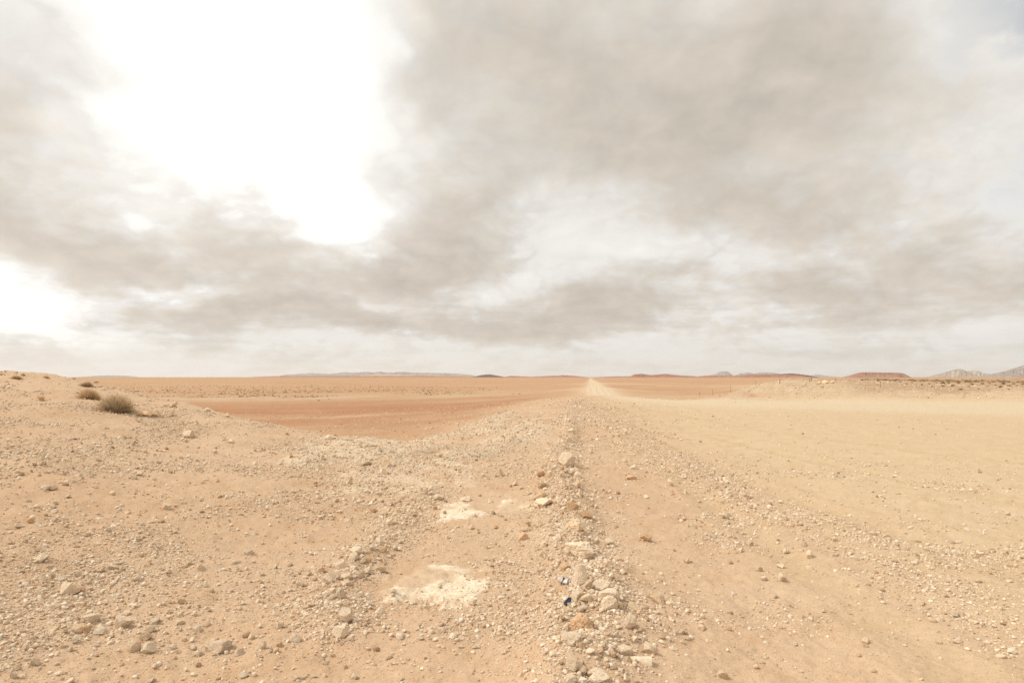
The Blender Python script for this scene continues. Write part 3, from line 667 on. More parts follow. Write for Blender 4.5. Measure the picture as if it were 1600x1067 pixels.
# zoomed view of the photograph, centre, width, height (0 = as wide), tone, label and short reference where the stone stands out
ROCKS = [
 (5,410,475,110,100,'c','large angular cream block leaning beside an orange brown stone','angular block leaning on the orange stone'),
 (5,490,485,70,60,'o','orange brown stone leaning against the angular cream block','orange stone leaning on the angular block'),
 (5,765,685,105,100,'w','big pale faceted block alone in the lower left rubble','big pale faceted block'),
 (5,555,660,90,80,'c','rough rounded clod heading a short trail of stones','rough clod heading the stone trail'),
 (5,535,730,55,55,'o','reddish wedge below the rough rounded clod','reddish wedge below the clod'),
 (5,475,730,75,55,'t',"tan boulder left of the reddish wedge",'tan boulder by the reddish wedge'),
 (5,615,740,75,50,'c','tilted cream slab right of the reddish wedge','tilted cream slab'),
 (5,830,835,80,100,'c','tall upright block near the lower left corner','tall upright block'),
 (5,905,775,65,65,'t','squarish block behind the slanted shard in the lower left rubble','squarish block in the rubble'),
 (5,920,850,85,90,'w','white slanted shard standing beside the tall upright block','white slanted shard'),
 (5,1350,840,140,80,'g','long low grey slab half sunk in the sand','long low grey slab'),
 (5,1490,875,55,55,'c','single cream lump right of the long low grey slab','cream lump by the grey slab'),
 (5,255,285,65,60,'c','elongated pale stone at the rim of a gravel patch on the far left','elongated pale stone at the gravel rim'),
 (5,317,392,40,55,'w','upright chip behind the angular cream block','upright chip'),
 (5,698,340,55,45,'c','round stone closing a short row near a gravel patch','round stone closing the short row'),
 (5,850,415,55,50,'c','lone double stone on open sand beyond the big pale block','lone double stone'),
 (5,1550,250,50,45,'g','lone rounded stone casting a shadow on open sand','lone rounded stone'),
 (5,1225,730,55,50,'c','chunky stone among the left gravel fan','chunky stone in the gravel fan'),
 (5,1520,1020,50,45,'c','lone knobbly stone near the bottom edge left of centre','lone knobbly stone'),
 (6,272,450,50,50,'w','smooth round white pebble before the stone arc','smooth round white pebble'),
 (6,455,415,65,70,'w','bright white broken chunk at the end of the stone arc','bright white broken chunk'),
 (6,525,335,60,70,'c','flat upright flake leaning in the stone arc','flat upright flake'),
 (6,565,400,60,55,'c','split stone upper half beside the bright white chunk','split stone upper half'),
 (6,568,438,65,40,'t','split stone lower half beside the bright white chunk','split stone lower half'),
 (6,640,385,75,60,'c','cream boulder in the middle of the stone arc','cream boulder of the arc'),
 (6,697,365,70,60,'c','pale boulder touching the middle boulder of the arc','pale boulder of the arc'),
 (6,780,355,60,50,'t','tan stone ending the arc toward the pale rock patch','tan stone ending the arc'),
 (6,610,280,60,60,'c','blocky stone at the foot of the stone heap','blocky stone at the heap'),
 (6,620,240,70,60,'c','rounded cream stone crowning the stone heap','rounded stone crowning the heap'),
 (6,525,510,65,80,'g','leaning grey slab below the stone arc','leaning grey slab'),
 (6,560,650,80,100,'g','upright grey pointed block on the sand','upright grey pointed block'),
 (6,522,745,90,80,'c','cream cube casting a shadow before the grey pointed block','cream cube'),
 (6,245,790,65,65,'c','lone broken stone with a brown chip on open sand','lone broken stone with a chip'),
 (6,145,705,45,50,'w','lone knob of pale stone on open sand','lone pale knob'),
 (6,770,615,50,45,'c','oval stone left of the large pale rock patch','oval stone by the rock patch'),
 (6,1160,738,50,45,'w','bright cracked stone before the large pale rock patch','bright cracked stone'),
 (6,1355,565,55,45,'t','tan lump at the right tip of the large pale rock patch','tan lump at the patch tip'),
 (6,1195,158,30,30,'w','small white pebble between the two pale rock patches','white pebble between the patches'),
 (6,1495,90,40,30,'o','brown pebble right of the small pale rock patch','brown pebble by the small patch'),
 (6,615,1025,50,50,'c','lone crumbly stone close to the bottom edge','lone crumbly stone'),
 (6,40,830,40,60,'c','slim upright stone on the open sand','slim upright stone'),
 (7,420,250,165,135,'c','largest rough boulder of the stone ridge, crusted with gravel','largest rough boulder of the ridge'),
 (7,385,85,115,90,'t','lumpy crusted boulder behind the largest ridge boulder','lumpy crusted boulder'),
 (7,420,400,105,145,'c','tall faceted block below the largest ridge boulder','tall faceted ridge block'),
 (7,480,450,50,80,'t','narrow stone wedged beside the tall faceted block','narrow wedged stone'),
 (7,555,450,105,75,'c','bent cream stone right of the narrow wedged stone','bent cream stone'),
 (7,595,510,110,75,'c','flat topped slab overlapping the pale ridge block','flat topped slab'),
 (7,610,570,95,95,'w','pale block under the flat topped slab','pale block under the slab'),
 (7,410,520,65,65,'c','low cream stone right of the blue scrap','low stone by the blue scrap'),
 (7,470,540,75,65,'t','knobbly stone between the blue scrap and pale block','knobbly stone'),
 (7,735,690,90,105,'g','grey shard pointing up on the right flank of the ridge','grey pointed shard'),
 (7,770,595,80,65,'t','dusty half buried stone behind the grey shard','dusty half buried stone'),
 (7,440,690,140,140,'o','big orange brown clod overhanging a dark gap','big orange brown clod'),
 (7,370,790,115,100,'c','rounded cream boulder below the orange brown clod','rounded cream boulder'),
 (7,380,930,78,155,'c','tall leaning slab near the bottom of the ridge','tall leaning slab'),
 (7,440,995,50,70,'t','small stone standing against the tall leaning slab','small stone on the leaning slab'),
 (7,520,995,105,70,'c','hollowed cream stone near the bottom of the ridge','hollowed cream stone'),
 (7,545,1047,115,70,'c','broad stone cut by the bottom edge of the picture','broad stone at the bottom edge'),
 (7,370,1040,80,55,'c','crusted stone left of the broad bottom stone','crusted bottom stone'),
 (7,710,860,95,75,'w','smooth oval white stone beside the white tube','smooth oval white stone'),
 (7,870,855,80,85,'c','chunky stone right of the white tube casting a shadow','chunky stone by the tube'),
 (7,915,545,75,70,'t','lone clod casting a shadow right of the ridge','lone clod right of the ridge'),
 (7,840,160,70,60,'o','crumbling orange clod on the sand right of the ridge','crumbling orange clod'),
 (7,440,605,60,45,'w','white chip above the orange brown clod','white chip above the clod'),
 (7,65,155,65,50,'o','brown stone at the outer left foot of the ridge','brown stone at the ridge foot'),
 (7,1310,1010,70,65,'t','lone rough lump near the bottom edge right of the ridge','lone rough lump'),
 (7,610,185,55,45,'w','crusted white knot right of the ridge boulders','crusted white knot'),
 (7,460,12,90,60,'o','brown wedge above the lumpy crusted boulder','brown wedge'),
 (3,340,715,115,95,'c','large hollow fronted boulder at the far top of the ridge','hollow fronted boulder'),
 (3,410,805,55,50,'c','smooth stone below the hollow fronted boulder','smooth stone below the hollow boulder'),
 (3,180,800,50,50,'o','brown stone left of the hollow fronted boulder','brown stone by the hollow boulder'),
 (3,200,980,110,62,'w','long whitish slab on the left side of the ridge','long whitish slab'),
 (3,380,1000,80,75,'o','brown boulder right of the long whitish slab','brown boulder by the whitish slab'),
 (3,180,935,75,50,'o','brown flat stone behind the long whitish slab','brown flat stone'),
 (3,190,872,72,45,'t','crusted tan lump left of the ridge crest','crusted tan lump'),
 (3,770,760,55,40,'c','flat stone on the far gravel strip right of the ridge','flat stone on the gravel strip'),
 (3,750,825,65,32,'o','brown streaked stone on the far gravel strip','brown streaked stone'),
 (3,1345,835,50,40,'w','white lump at the edge of the sandy track','white lump by the track'),
 (2,465,572,60,26,'w','flat white slab on the brow above the red hollow','flat white slab on the brow'),
 (2,720,615,66,38,'c','humped pale stone on the brow above the red hollow','humped stone on the brow'),
 (2,1145,950,60,42,'w','bright white stone before the pale spoil heap','bright white stone before the spoil'),
 (2,1310,955,62,42,'c','cream stone left of the ridge on open gravel','cream stone on open gravel'),
 (2,690,740,80,34,'g','low greyish ledge on the pale spoil heap','low ledge on the spoil heap'),
 (1,920,428,60,36,'o','brownish ledge stone in the middle, below the two large bushes','middle ledge stone below the bushes'),
 (1,968,424,44,40,'t','rightmost ledge stone below the two large bushes','rightmost ledge stone'),
 (1,872,430,40,30,'o','leftmost ledge stone below the two large bushes','leftmost ledge stone'),
 (1,1160,555,80,45,'g','flat grey outcrop on the left slope','flat grey outcrop'),
 (1,695,740,30,36,'w','lone white stone on the left slope','lone white slope stone'),
]
SMALL = {
 5: [(270,408,30),(283,435,38),(380,425,45),(480,388,50),(545,408,45),(552,438,35),(590,362,40),(625,365,45),(232,228,45),(365,585,45),(520,573,45),(400,745,35),(465,805,45),(425,790,38),(708,650,40),(795,628,50),
     (930,735,55),(960,685,55),(1125,640,40),(1135,560,50),(1228,585,45),(1125,690,40),(1245,885,45),(1205,850,40),(1075,840,45),(965,960,50),(210,840,40),(865,395,40),(1180,320,45),(1245,345,45),(1463,310,40),(1285,455,40),
     (1000,50,50),(1580,130,45),(185,50,50),(100,970,50),(215,940,55),(75,1020,45),(60,190,35),(150,180,35),(660,110,38),(705,140,35),(1100,870,30),(1010,830,30),(880,270,30),(965,250,35),(1440,490,30),(1320,490,30),(1330,800,40),(1520,775,32),(430,850,40),(1240,950,40),(945,1050,40),(600,830,30),(1050,375,35),(1090,120,35)],
 6: [(495,395,50),(410,365,45),(610,345,60),(660,305,50),(700,300,45),(795,240,45),(770,180,55),(730,220,50),(480,495,55),(475,535,40),(475,730,30),(200,740,30),(145,830,40),(125,865,45),(90,858,30),(858,495,45),(1345,95,30),(830,905,40),
     (1030,790,40),(1365,840,30),(345,580,40),(35,555,35),(830,65,45),(870,225,35),(715,120,50),(710,570,35),(945,210,28),(650,170,35),(820,160,35),(900,185,30),(750,270,35),(690,250,40),(850,265,30),(415,780,32),(430,940,35),(605,620,28),(670,625,28),(855,520,28),(1150,465,28),(1430,490,32),(360,1020,45),(280,1030,40),(240,1040,35),(1280,840,30),(910,1040,32),(330,385,32),(120,340,35),(40,460,40),(210,325,35)],
 7: [(80,105,55),(160,75,60),(290,155,50),(205,200,45),(185,255,50),(665,290,60),(600,310,65),(655,410,60),(705,370,35),(1065,750,45),(1100,790,40),(870,700,35),(800,740,40),(770,800,50),(1490,195,45),(1435,240,35),(1095,305,45),
     (1345,25,60),(1545,350,50),(240,710,35),(650,765,45),(630,890,50),(1580,415,40),(90,75,45),(270,50,40),(310,35,45),(255,135,40),(560,125,40),(400,330,60),(330,345,70),(350,240,60),(520,545,28),(680,585,50),(480,640,60),(350,725,45),(480,795,35),(560,830,45),(630,850,45),(600,960,30),(635,965,45),(825,795,35),(730,915,50),(660,905,40),(555,870,45),(1020,745,35),(890,470,30),(1195,720,40),(850,525,32),(1260,150,40),(1450,130,35)],
 8: [(115,245,45),(205,235,40),(265,270,60),(265,350,45),(225,195,45),(110,40,40),(90,415,60),(85,335,45),(1170,640,50),(1220,640,35),(620,800,60),(610,830,40),(1180,800,60),(1075,810,40),(175,825,35),(930,310,35),(1320,430,35),(425,170,40),(45,525,35),(570,890,35),(1490,250,35)],
 3: [(310,805,55),(375,785,50),(400,860,70),(285,960,65),(155,995,50),(240,800,45),(265,760,50),(705,715,40),(990,855,50),(1085,915,40),(1315,810,30),(310,445,22),(335,465,22),(1285,660,20),(365,525,40),(490,660,45),(525,910,35),(565,895,30),(905,800,35),(1005,925,30),(840,940,45),(60,885,35),(20,860,45),(470,760,30),(330,880,50),(420,925,50),(110,920,30)],
 2: [(810,740,60),(800,785,60),(480,685,30),(220,690,28),(955,780,32),(1140,690,32),(735,1025,42),(645,975,38),(500,965,38),(915,940,42),(1095,915,30),(575,850,40),(1060,905,35),(1420,810,30),(1525,800,60),(1460,970,40),(950,630,35),(190,545,30),(280,575,26)],
 1: [(1300,400,42),(1420,435,42),(1440,595,36),(840,825,28),(700,920,42),(1040,1010,52),(285,885,56),(330,885,50),(135,800,32),(1245,775,38),(425,940,36),(10,750,28),(490,805,32),(870,800,40),(905,660,30),(1390,580,40),(1340,660,36),(590,880,30),(345,985,32),(1175,690,36),(255,330,38),(170,965,36),(410,860,44),(1090,360,26)],
}
AREA = {5: 'lower left sand', 6: 'sand left of the pale rock patches', 7: 'foot of the central ridge', 8: 'gravelly sand at the lower right', 3: 'upper part of the central ridge', 2: 'pale spoil above the red hollow', 1: 'left slope below the bushes'}
tone_rg = random.Random(5)
for j in range(26):
    yy = tone_rg.uniform(650, 1060); xx = np.interp(yy, [640, 680, 720, 760, 800, 840, 875, 925, 960, 1000, 1067], [896, 888, 878, 873, 880, 893, 905, 918, 928, 912, 908]) + tone_rg.gauss(0, 8 + (yy - 640) * .05)
    if j % 2: xx += tone_rg.gauss(0, 26)
    kk = 7 if yy >= 800 else 3
    SMALL[kk].append(((xx - 800) * 4, (yy - OFF[kk][1]) * 4, 4 * tone_rg.uniform(5, 7 + (yy - 640) * .02)))
entries = []
for (k, x, y, w, h, tn, lab, ref) in ROCKS: entries.append((OFF[k][0] + x / 4, OFF[k][1] + y / 4, w / 4, h / 4, tn, lab, ref, k))
for k, lst in SMALL.items():
    for (x, y, w) in lst: entries.append((OFF[k][0] + x / 4, OFF[k][1] + y / 4, w / 4 * 1.0, w / 4 * tone_rg.uniform(.65, .95), tone_rg.choice('ccccwwwttto'), None, None, k))
refs = [(e[0], e[1], e[6]) for e in entries if e[6]] + [(886, 907, 'crushed white can'), (887, 940, 'blue scrap'), (1002, 1028, 'half buried white tube')]
taken = {}
cand = []
for i, e in enumerate(entries):
    if e[5]: continue
    for a, b, c_ in refs:
        dx, dy = e[0] - a, (e[1] - b) * 1.3; dist = math.hypot(dx, dy)
        if dist < 60: cand.append((dist, i, ('just right of' if dx > 0 else 'just left of') if abs(dx) > abs(dy) else ('just in front of' if dy > 0 else 'close behind'), c_))
used_i = set()
for dist, i, rel, c_ in sorted(cand):
    if i in used_i or (rel, c_) in taken: continue
    taken[(rel, c_)] = (dist, i); used_i.add(i)
auto = {}
for (rel, c_), (dist, i) in taken.items(): auto[i] = f"small {TWORD[entries[i][4]]} stone {rel} the {c_}"
SUNK = []
def place_rock(i, e):
    x, y, w, h, tn, lab, ref, k = e
    gx, gy, gz = hit(x, y + h * .36)
    sc = gy / F; big_ = (1.0 if k == 3 else 1.12) if lab else (.9 if k == 3 else 1.03); w = w * big_; h = h * big_; wm = w * sc
    al = math.atan2(CAM_H - gz, gy)
    zm = max(.45 * wm, (h * sc - .75 * wm * math.sin(al)) / math.cos(al)) if lab else wm * random.uniform(.55, .85)
    zm = min(zm, 1.7 * wm)
    if lab:
        big = w > 15
        cl = .22 if ('clod' in lab or 'crust' in lab or 'lumpy' in lab or 'rough' in lab) else 0
        v, f = rock_verts(5 if big else 4, 900 + i * 3, 7 + i % 5, .12, cl, .42, .8); me = mesh_of('stone', v, f, 'rock', False)
    else: me = random.choice(ROCK_MESH)
    o = bpy.data.objects.new('stone', me); C.objects.link(o)
    sink = .33 if lab else .30
    dm = wm * random.uniform(.7, .95)
    o.scale = (wm / 2, dm / 2, zm / 2 * 1.2)
    o.location = (gx, gy + dm * .2, float(hfast(np.array([gx]), np.array([gy + dm * .2]))[0]) + zm / 2 * 1.2 - zm * sink)
    o.rotation_euler = (random.uniform(-.2, .2), random.uniform(-.2, .2), random.uniform(-.35, .35) if lab else random.uniform(0, 6.28))
    if not lab: o.scale = (wm / 2, wm / 2 * random.uniform(.7, 1), zm / 2 * 1.2)
    tj = random.uniform(.92, 1.08); c4 = TONE[tn]; o.color = (c4[0] * tj, c4[1] * tj, c4[2] * tj, 1)
    o['category'] = 'stone'
    if lab: o['label'] = lab; o['group'] = 'prominent stones'
    elif i in auto: o['label'] = auto[i]; o['group'] = 'stones beside larger ones'
    else: o['label'] = 'small loose stone on the ' + AREA[k]; o['group'] = 'loose stones on the ' + AREA[k]
for i, e in enumerate(entries): place_rock(i, e)
# pale stones heaped on the far bank
for j, (x, y, w, h, lab) in enumerate(((1291, 597, 12, 5, 'broad pale rock on top of the far bank'), (1303, 596.5, 10, 4.5, 'pointed pale rock right of the broad rock on the far bank'), (1281, 598, 10, 4.5, 'low pale rock left of the broad rock on the far bank'), (1276, 594.5, 5, 3.5, 'small pale rock near the fence post on the bank'))):
    place_rock(700 + j, (x, y, w, h, 't', lab, 'x', 3))

# gravel: stones too many to count
def scatter(name, label, pts, rot, scl, meshes):
    me = bpy.data.meshes.new(name); me.vertices.add(len(pts)); me.vertices.foreach_set('co', np.asarray(pts, np.float32).ravel())
    for nm, a in (('rot', rot), ('scl', scl)):
        at = me.attributes.new(nm, 'FLOAT_VECTOR', 'POINT'); at.data.foreach_set('vector', np.asarray(a, np.float32).ravel())
    at = me.attributes.new('idx', 'INT', 'POINT'); at.data.foreach_set('value', RNG.integers(0, len(meshes), len(pts)).astype(np.int32))
    o = bpy.data.objects.new(name, me); C.objects.link(o); o['kind'] = 'stuff'; o['label'] = label
    col = bpy.data.collections.new(name + '_kinds')
    for m in meshes: col.objects.link(bpy.data.objects.new(name + '_piece', m))
    ng = bpy.data.node_groups.new(name, 'GeometryNodeTree')
    ng.interface.new_socket('Geometry', in_out='INPUT', socket_type='NodeSocketGeometry'); ng.interface.new_socket('Geometry', in_out='OUTPUT', socket_type='NodeSocketGeometry')
    N, L = ng.nodes, ng.links
    gi, go = N.new('NodeGroupInput'), N.new('NodeGroupOutput')
    ci = N.new('GeometryNodeCollectionInfo'); ci.inputs['Collection'].default_value = col; ci.inputs['Separate Children'].default_value = True; ci.inputs['Reset Children'].default_value = True
    ip = N.new('GeometryNodeInstanceOnPoints'); ip.inputs['Pick Instance'].default_value = True
    def na(nm, ty):
        q = N.new('GeometryNodeInputNamedAttribute'); q.data_type = ty; q.inputs[0].default_value = nm
        return [x for x in q.outputs if x.enabled and x.name == 'Attribute'][0]
    e2r = N.new('FunctionNodeEulerToRotation'); L.new(na('rot', 'FLOAT_VECTOR'), e2r.inputs[0])
    L.new(gi.outputs[0], ip.inputs['Points']); L.new(ci.outputs[0], ip.inputs['Instance']); L.new(na('idx', 'INT'), ip.inputs['Instance Index'])
    L.new(e2r.outputs[0], ip.inputs['Rotation']); L.new(na('scl', 'FLOAT_VECTOR'), ip.inputs['Scale']); L.new(ip.outputs[0], go.inputs[0])
    md = o.modifiers.new('scatter', 'NODES'); md.node_group = ng
    return o
PEB = [mesh_of('pebble', *rock_verts(2, 40 + i, 7, .14), 'gravel', False) for i in range(6)] + [mesh_of('pebble', *rock_verts(3, 60 + i, 7, .14), 'gravel', False) for i in range(6)]
def layer(n, r0, r1, smin, smax, expo, power=1.0, x0=None, zc=None):
    u = RNG.random(n); r = np.sqrt(u * (r1 * r1 - r0 * r0) + r0 * r0); th = np.radians(RNG.uniform(-49, 49, n))
    X, Y = r * np.sin(th), r * np.cos(th)
    keep = RNG.random(n) < np.clip(gravel_density(X, Y) / 1.1, 0, 1) ** power
    X, Y = X[keep], Y[keep]; m = len(X); q = RNG.random(m)
    a, b_ = smin ** -expo, smax ** -expo
    s_ = (a + (b_ - a) * q) ** (-1 / expo)
    return X, Y, s_
Ls = [layer(190000, 2.6, 7.5, .0075, .045, 2.2, 1.2), layer(16000, 2.6, 8, .02, .06, 2.3, 1.7), layer(150000, 7.5, 17, .016, .075, 2.3, 1.25), layer(75000, 17, 36, .035, .13, 2.6, 1.35), layer(60000, 36, 75, .06, .2, 2.8, 1.3)]
X = np.concatenate([l[0] for l in Ls]); Y = np.concatenate([l[1] for l in Ls]); S_ = np.concatenate([l[2] for l in Ls])
# extra stones heaped along the ridge
rp = np.array(RIDGE[1:-1]); seg = RNG.integers(0, len(rp) - 1, 1700); q = RNG.random(1700)
rx = rp[seg] * (1 - q)[:, None] + rp[seg + 1] * q[:, None]; rx += RNG.normal(0, 1, rx.shape) * (.10 + .012 * rx[:, 1:2]) * RNG.choice([.7, 1.0, 2.6], (len(rx), 1))
X = np.concatenate([X, rx[:, 0]]); Y = np.concatenate([Y, rx[:, 1]]); S_ = np.concatenate([S_, (.018 * (1 - .86 * RNG.random(1700)) ** -.45) * (1 + rx[:, 1] * .02)])
# rubble around the larger stones
near_ = [(o.location.x, o.location.y, o.scale.x) for o in C.objects if o.name.startswith('stone')]
ex = []
for (a, b_, r_) in near_:
    for _ in range(9 if r_ > .05 else 4):
        an_ = random.uniform(0, 6.28); d_ = r_ * random.uniform(.9, 2.3); ex.append((a + math.cos(an_) * d_, b_ + math.sin(an_) * d_ * .8, r_ * random.uniform(.12, .5)))
ex = np.array(ex); X = np.concatenate([X, ex[:, 0]]); Y = np.concatenate([Y, ex[:, 1]]); S_ = np.concatenate([S_, ex[:, 2]])
Z = hfast(X, Y)
an = RNG.uniform(.65, 1.0, (len(X), 3)); an[:, 2] *= .8
scl = S_[:, None] / 2 * an
pts = np.stack([X, Y, Z + scl[:, 2] * RNG.uniform(.1, .7, len(X))], -1)
rot = np.stack([RNG.normal(0, .3, len(X)), RNG.normal(0, .3, len(X)), RNG.uniform(0, 6.28, len(X))], -1)
scatter('gravel', 'loose pale gravel strewn over the sand', pts, rot, scl, PEB)

# ------------------------------------------------------------------ plants
def blades(n, rad, hei, width, seed, droop=.25, segs=2, spread=1.0, lo=.45, basew=.35):
    """a dome of thin stalks fanning out from the root"""
    rg = np.random.default_rng(seed); V = []; Fc = []
    az = rg.uniform(0, 2 * math.pi, n); inc = np.arccos(rg.uniform(.08, 1, n)) * spread
    ln = rg.uniform(lo, 1.0, n) * (1 + .18 * np.sin(az * 3 + seed) * np.sin(inc))
    b = np.stack([rg.normal(0, basew * rad * .5, n), rg.normal(0, basew * rad * .5, n), np.zeros(n)], -1)
    d = np.stack([np.sin(inc) * np.cos(az) * rad, np.sin(inc) * np.sin(az) * rad, np.cos(inc) * hei], -1)
    side = np.stack([-np.sin(az + rg.normal(0, .9, n)), np.cos(az + rg.normal(0, .9, n)), rg.normal(0, .3, n)], -1)
    side /= np.linalg.norm(side, axis=1)[:, None]
    kink = rg.normal(0, .07 * rad, (n, 3))
    ts = np.linspace(0, 1, segs + 1); rows = []
    for q_ in ts:
        p = b * (1 - q_ * .3) + d * (ln * q_)[:, None] + kink * math.sin(q_ * math.pi); p[:, 2] -= droop * hei * (q_ ** 2) * np.sin(inc) ** 2 * .6
        w_ = width * (1 - .75 * q_)
        rows.append((p - side * w_ / 2, p + side * w_ / 2))
    V = np.stack([x for r_ in rows for x in r_], 1).reshape(-1, 3); m = 2 * (segs + 1)
    V[:, 2] = np.maximum(V[:, 2], -.01)
    for i in range(n):
        for s_ in range(segs): a = i * m + s_ * 2; Fc.append((a, a + 1, a + 3, a + 2))
    return V, Fc
def empty(name, loc, label, cat, group=None):
    o = bpy.data.objects.new(name, None); C.objects.link(o); o.location = loc; o['label'] = label; o['category'] = cat
    if group: o['group'] = group
    o.empty_display_size = .1
    return o
def part(name, me, parent):
    o = bpy.data.objects.new(name, me); C.objects.link(o); o.parent = parent; return o
def bush(px, py, w, h, n, mat, seed, label, group=None, dense=1.0, name='dry_bush'):
    gx, gy, gz = hit(px, py); sc = gy / F; rad = w * sc / 2; hei = h * sc
    t = empty(name, (gx, gy, gz - .02), label, 'bush', group)
    wd = max(.006, .0011 * gy * .45)
    part('foliage', mesh_of('foliage', *blades(n, rad, hei, wd, seed, .2), mat, False), t)
    part('stems', mesh_of('stems', *blades(max(20, n // 6), rad * 1.0, hei * .95, wd * 1.2, seed + 1, .1), 'twig', False), t)
    return t
bush(139, 624, 42, 21, 3400, 'straw', 1, 'big round straw coloured bush on the left slope, beside the olive one')
bush(181, 641, 64, 30, 5200, 'olive', 2, 'largest bush, olive and straw stalks, in front of the round straw bush')
bush(135, 603, 27, 9, 1100, 'brown_brush', 3, 'low brown bush on the brow behind the two big bushes')
bush(36.5, 587, 9, 5.5, 600, 'olive', 4, 'small dark olive bush on the left skyline')
bush(25, 591, 18, 6.5, 900, 'straw', 5, 'low straw bush just below the left skyline')
bush(3, 585.5, 10, 3.5, 500, 'brown_brush', 6, 'brown bush on the skyline at the left edge')
bush(11.5, 597, 7, 3.5, 350, 'brown_brush', 7, 'tiny brown bush under the straw bush at the far left')
bush(72, 590, 11, 5, 500, 'straw', 8, 'sparse straw tuft near the end of the left skyline')
bush(115, 592, 7, 3.5, 350, 'brown_brush', 9, 'small brown tuft where the left skyline drops')
bush(64, 622, 14, 8, 350, 'straw', 10, 'sparse yellow tuft behind a stone on the left slope')
bush(272, 637, 12, 10, 500, 'straw', 11, 'small straw tuft on the brow right of the big bushes')
bush(150, 598, 9, 3, 300, 'brown_brush', 12, 'thin brown tuft right of the low brown bush')
# little dark dry plants on the left slope
def twig_plant(px, py, w, h, seed, label, group):
    gx, gy, gz = hit(px, py); sc = gy / F
    me = mesh_of('dry_plant', *blades(26, w * sc / 2, h * sc, .007, seed, .05, 2, 1.0, .35, .7), 'twig', False)
    v2, f2 = blades(40, w * sc / 2, h * sc * .8, .014, seed + 3, .3, 1, 1.1, .3, .9)
    o = bpy.data.objects.new('dry_plant', me); C.objects.link(o); o.location = (gx, gy, gz - .005)
    lf = bpy.data.objects.new('leaves', mesh_of('leaves', v2, f2, 'brown_brush', False)); C.objects.link(lf); lf.parent = o
    o['label'] = label; o['category'] = 'plant'; o['group'] = group
TW = [(45,645,28,20,0),(75,638,34,18,0),(175,662,40,16,0),(455,664,20,22,0),(600,662,34,14,0),(215,748,30,30,0),(270,748,52,40,'leafier of two dark dry plants at the far left'),(620,720,32,18,0),(862,766,28,16,0),(570,796,20,14,0),
      (1070,796,46,34,'tallest dark dry plant on the left slope, right of the white stone'),(1015,782,18,20,0),(1185,740,22,12,0),(970,840,22,16,0),(1085,442,30,24,'grey dry plant just below the straw tuft on the brow'),(785,578,26,16,0),(845,610,30,18,0),(460,770,26,16,0),(1010,662,30,14,0),(1240,640,30,14,0),(300,616,30,10,0),(150,305,36,12,0)]
for j, (x, y, w, h, lab) in enumerate(TW):
    twig_plant(x / 4, 540 + y / 4, w / 4 * 1.1, h / 4 * 1.15, 300 + j, lab or 'tiny dark dry plant on the left slope', 'dark dry plants on the left slope')
# shrubs on the raised plain beyond the road
PRO = []
for j, mt in enumerate(('brown_brush', 'heath_brush', 'straw', 'heath_brush')):
    PRO.append((mesh_of('foliage', *blades(330, 1, 1, .055, 70 + j, .25, 2), mt, False), mesh_of('stems', *blades(50, .8, .85, .05, 80 + j, .1, 2), 'twig', False)))
def shrub(px, py, w, h, j, label, group, end=400):
    gx, gy, gz = hit(px, py, 30, end); sc = gy / F
    t = empty('dry_shrub', (gx, gy, gz - .03), label, 'shrub', group)
    f_, s_ = PRO[j % len(PRO)]; part('foliage', f_, t); part('stems', s_, t)
    t.scale = (w * sc / 2, w * sc / 2, h * sc); t.rotation_euler.z = random.uniform(0, 6.28)
G4 = [(45,208,60),(195,213,45),(310,212,50),(250,232,25),(410,225,50),(468,241,45),(525,228,45),(620,254,35),(650,260,25),(690,243,40),(760,238,45),(820,238,70),(820,264,60),(915,260,60),(1070,265,50),(1100,250,60),(1165,290,40),
      (1255,268,45),(1325,255,50),(1375,273,60),(1455,265,60),(1455,292,38),(1530,266,55),(1580,270,40),(100,214,40),(360,214,40),(600,215,50),(880,238,45),(970,236,50),(1200,240,50),(1270,238,50),(1400,242,60),(1500,240,50),(1590,245,50),(1180,255,35),(560,232,30)]
for j, (x, y, w) in enumerate(G4): shrub(1340 + x / 6.154, 560 + (y + 6) / 6.154, w / 6.154, w / 6.154 * .5, j, ('low dry shrub in the ' + ('near' if y > 250 else 'far') + ' rows beyond the road, below the ' + ('red mesa' if x < 560 else 'pale banded mountain' if x < 1180 else 'large pale slope')), 'dry shrubs beyond the road')
shrub(1340 + 993 / 6.154, 560 + 302 / 6.154, 11.5, 4.4, 1, 'dark brown shrub at the near edge of the raised plain', 'dry shrubs beyond the road')
shrub(1340 + 720 / 6.154, 560 + 277 / 6.154, 8, 3.6, 1, 'rusty brown round shrub left of the dark edge shrub', 'dry shrubs beyond the road')
for j, (x, y, w) in enumerate(((1130,186,50),(1180,184,30),(1230,186,40),(1290,188,50),(1420,194,40),(1452,188,30),(1545,197,50))):
    shrub(1080 + x / 5.714, 560 + y / 5.714, w / 5.714, w / 5.714 * .35, j, 'dry shrub on the crest of the far bank', 'shrubs on the far bank crest')
for (x, y, w, lab) in ((1458, 594.3, 2.4, 'far dark shrub below the pale banded mountain, leftmost of a loose row'), (1485, 593.4, 2.6, 'far dark shrub below the crest of the pale banded mountain'), (1505.5, 594, 3, 'far dark shrub right below the tilted crest'), (1516.5, 593.4, 2.6, 'far dark shrub below the pale grey peak')):
    shrub(x, y, w, w * .7, 3, lab, 'far dark shrubs', 900)
for (x, y, w, lab) in ((498, 626, 6, 'dark bush on the red plain beyond the left brow'), (514, 624, 4.5, 'smaller dark bush right of another on the red plain'), (802, 615.8, 4, 'dark bush on the plain left of the road'), (812, 615.6, 5, 'wider dark bush on the plain nearer the road')):
    shrub(x, y, w, w * .4, 3, lab, 'dark bushes on the red plain')
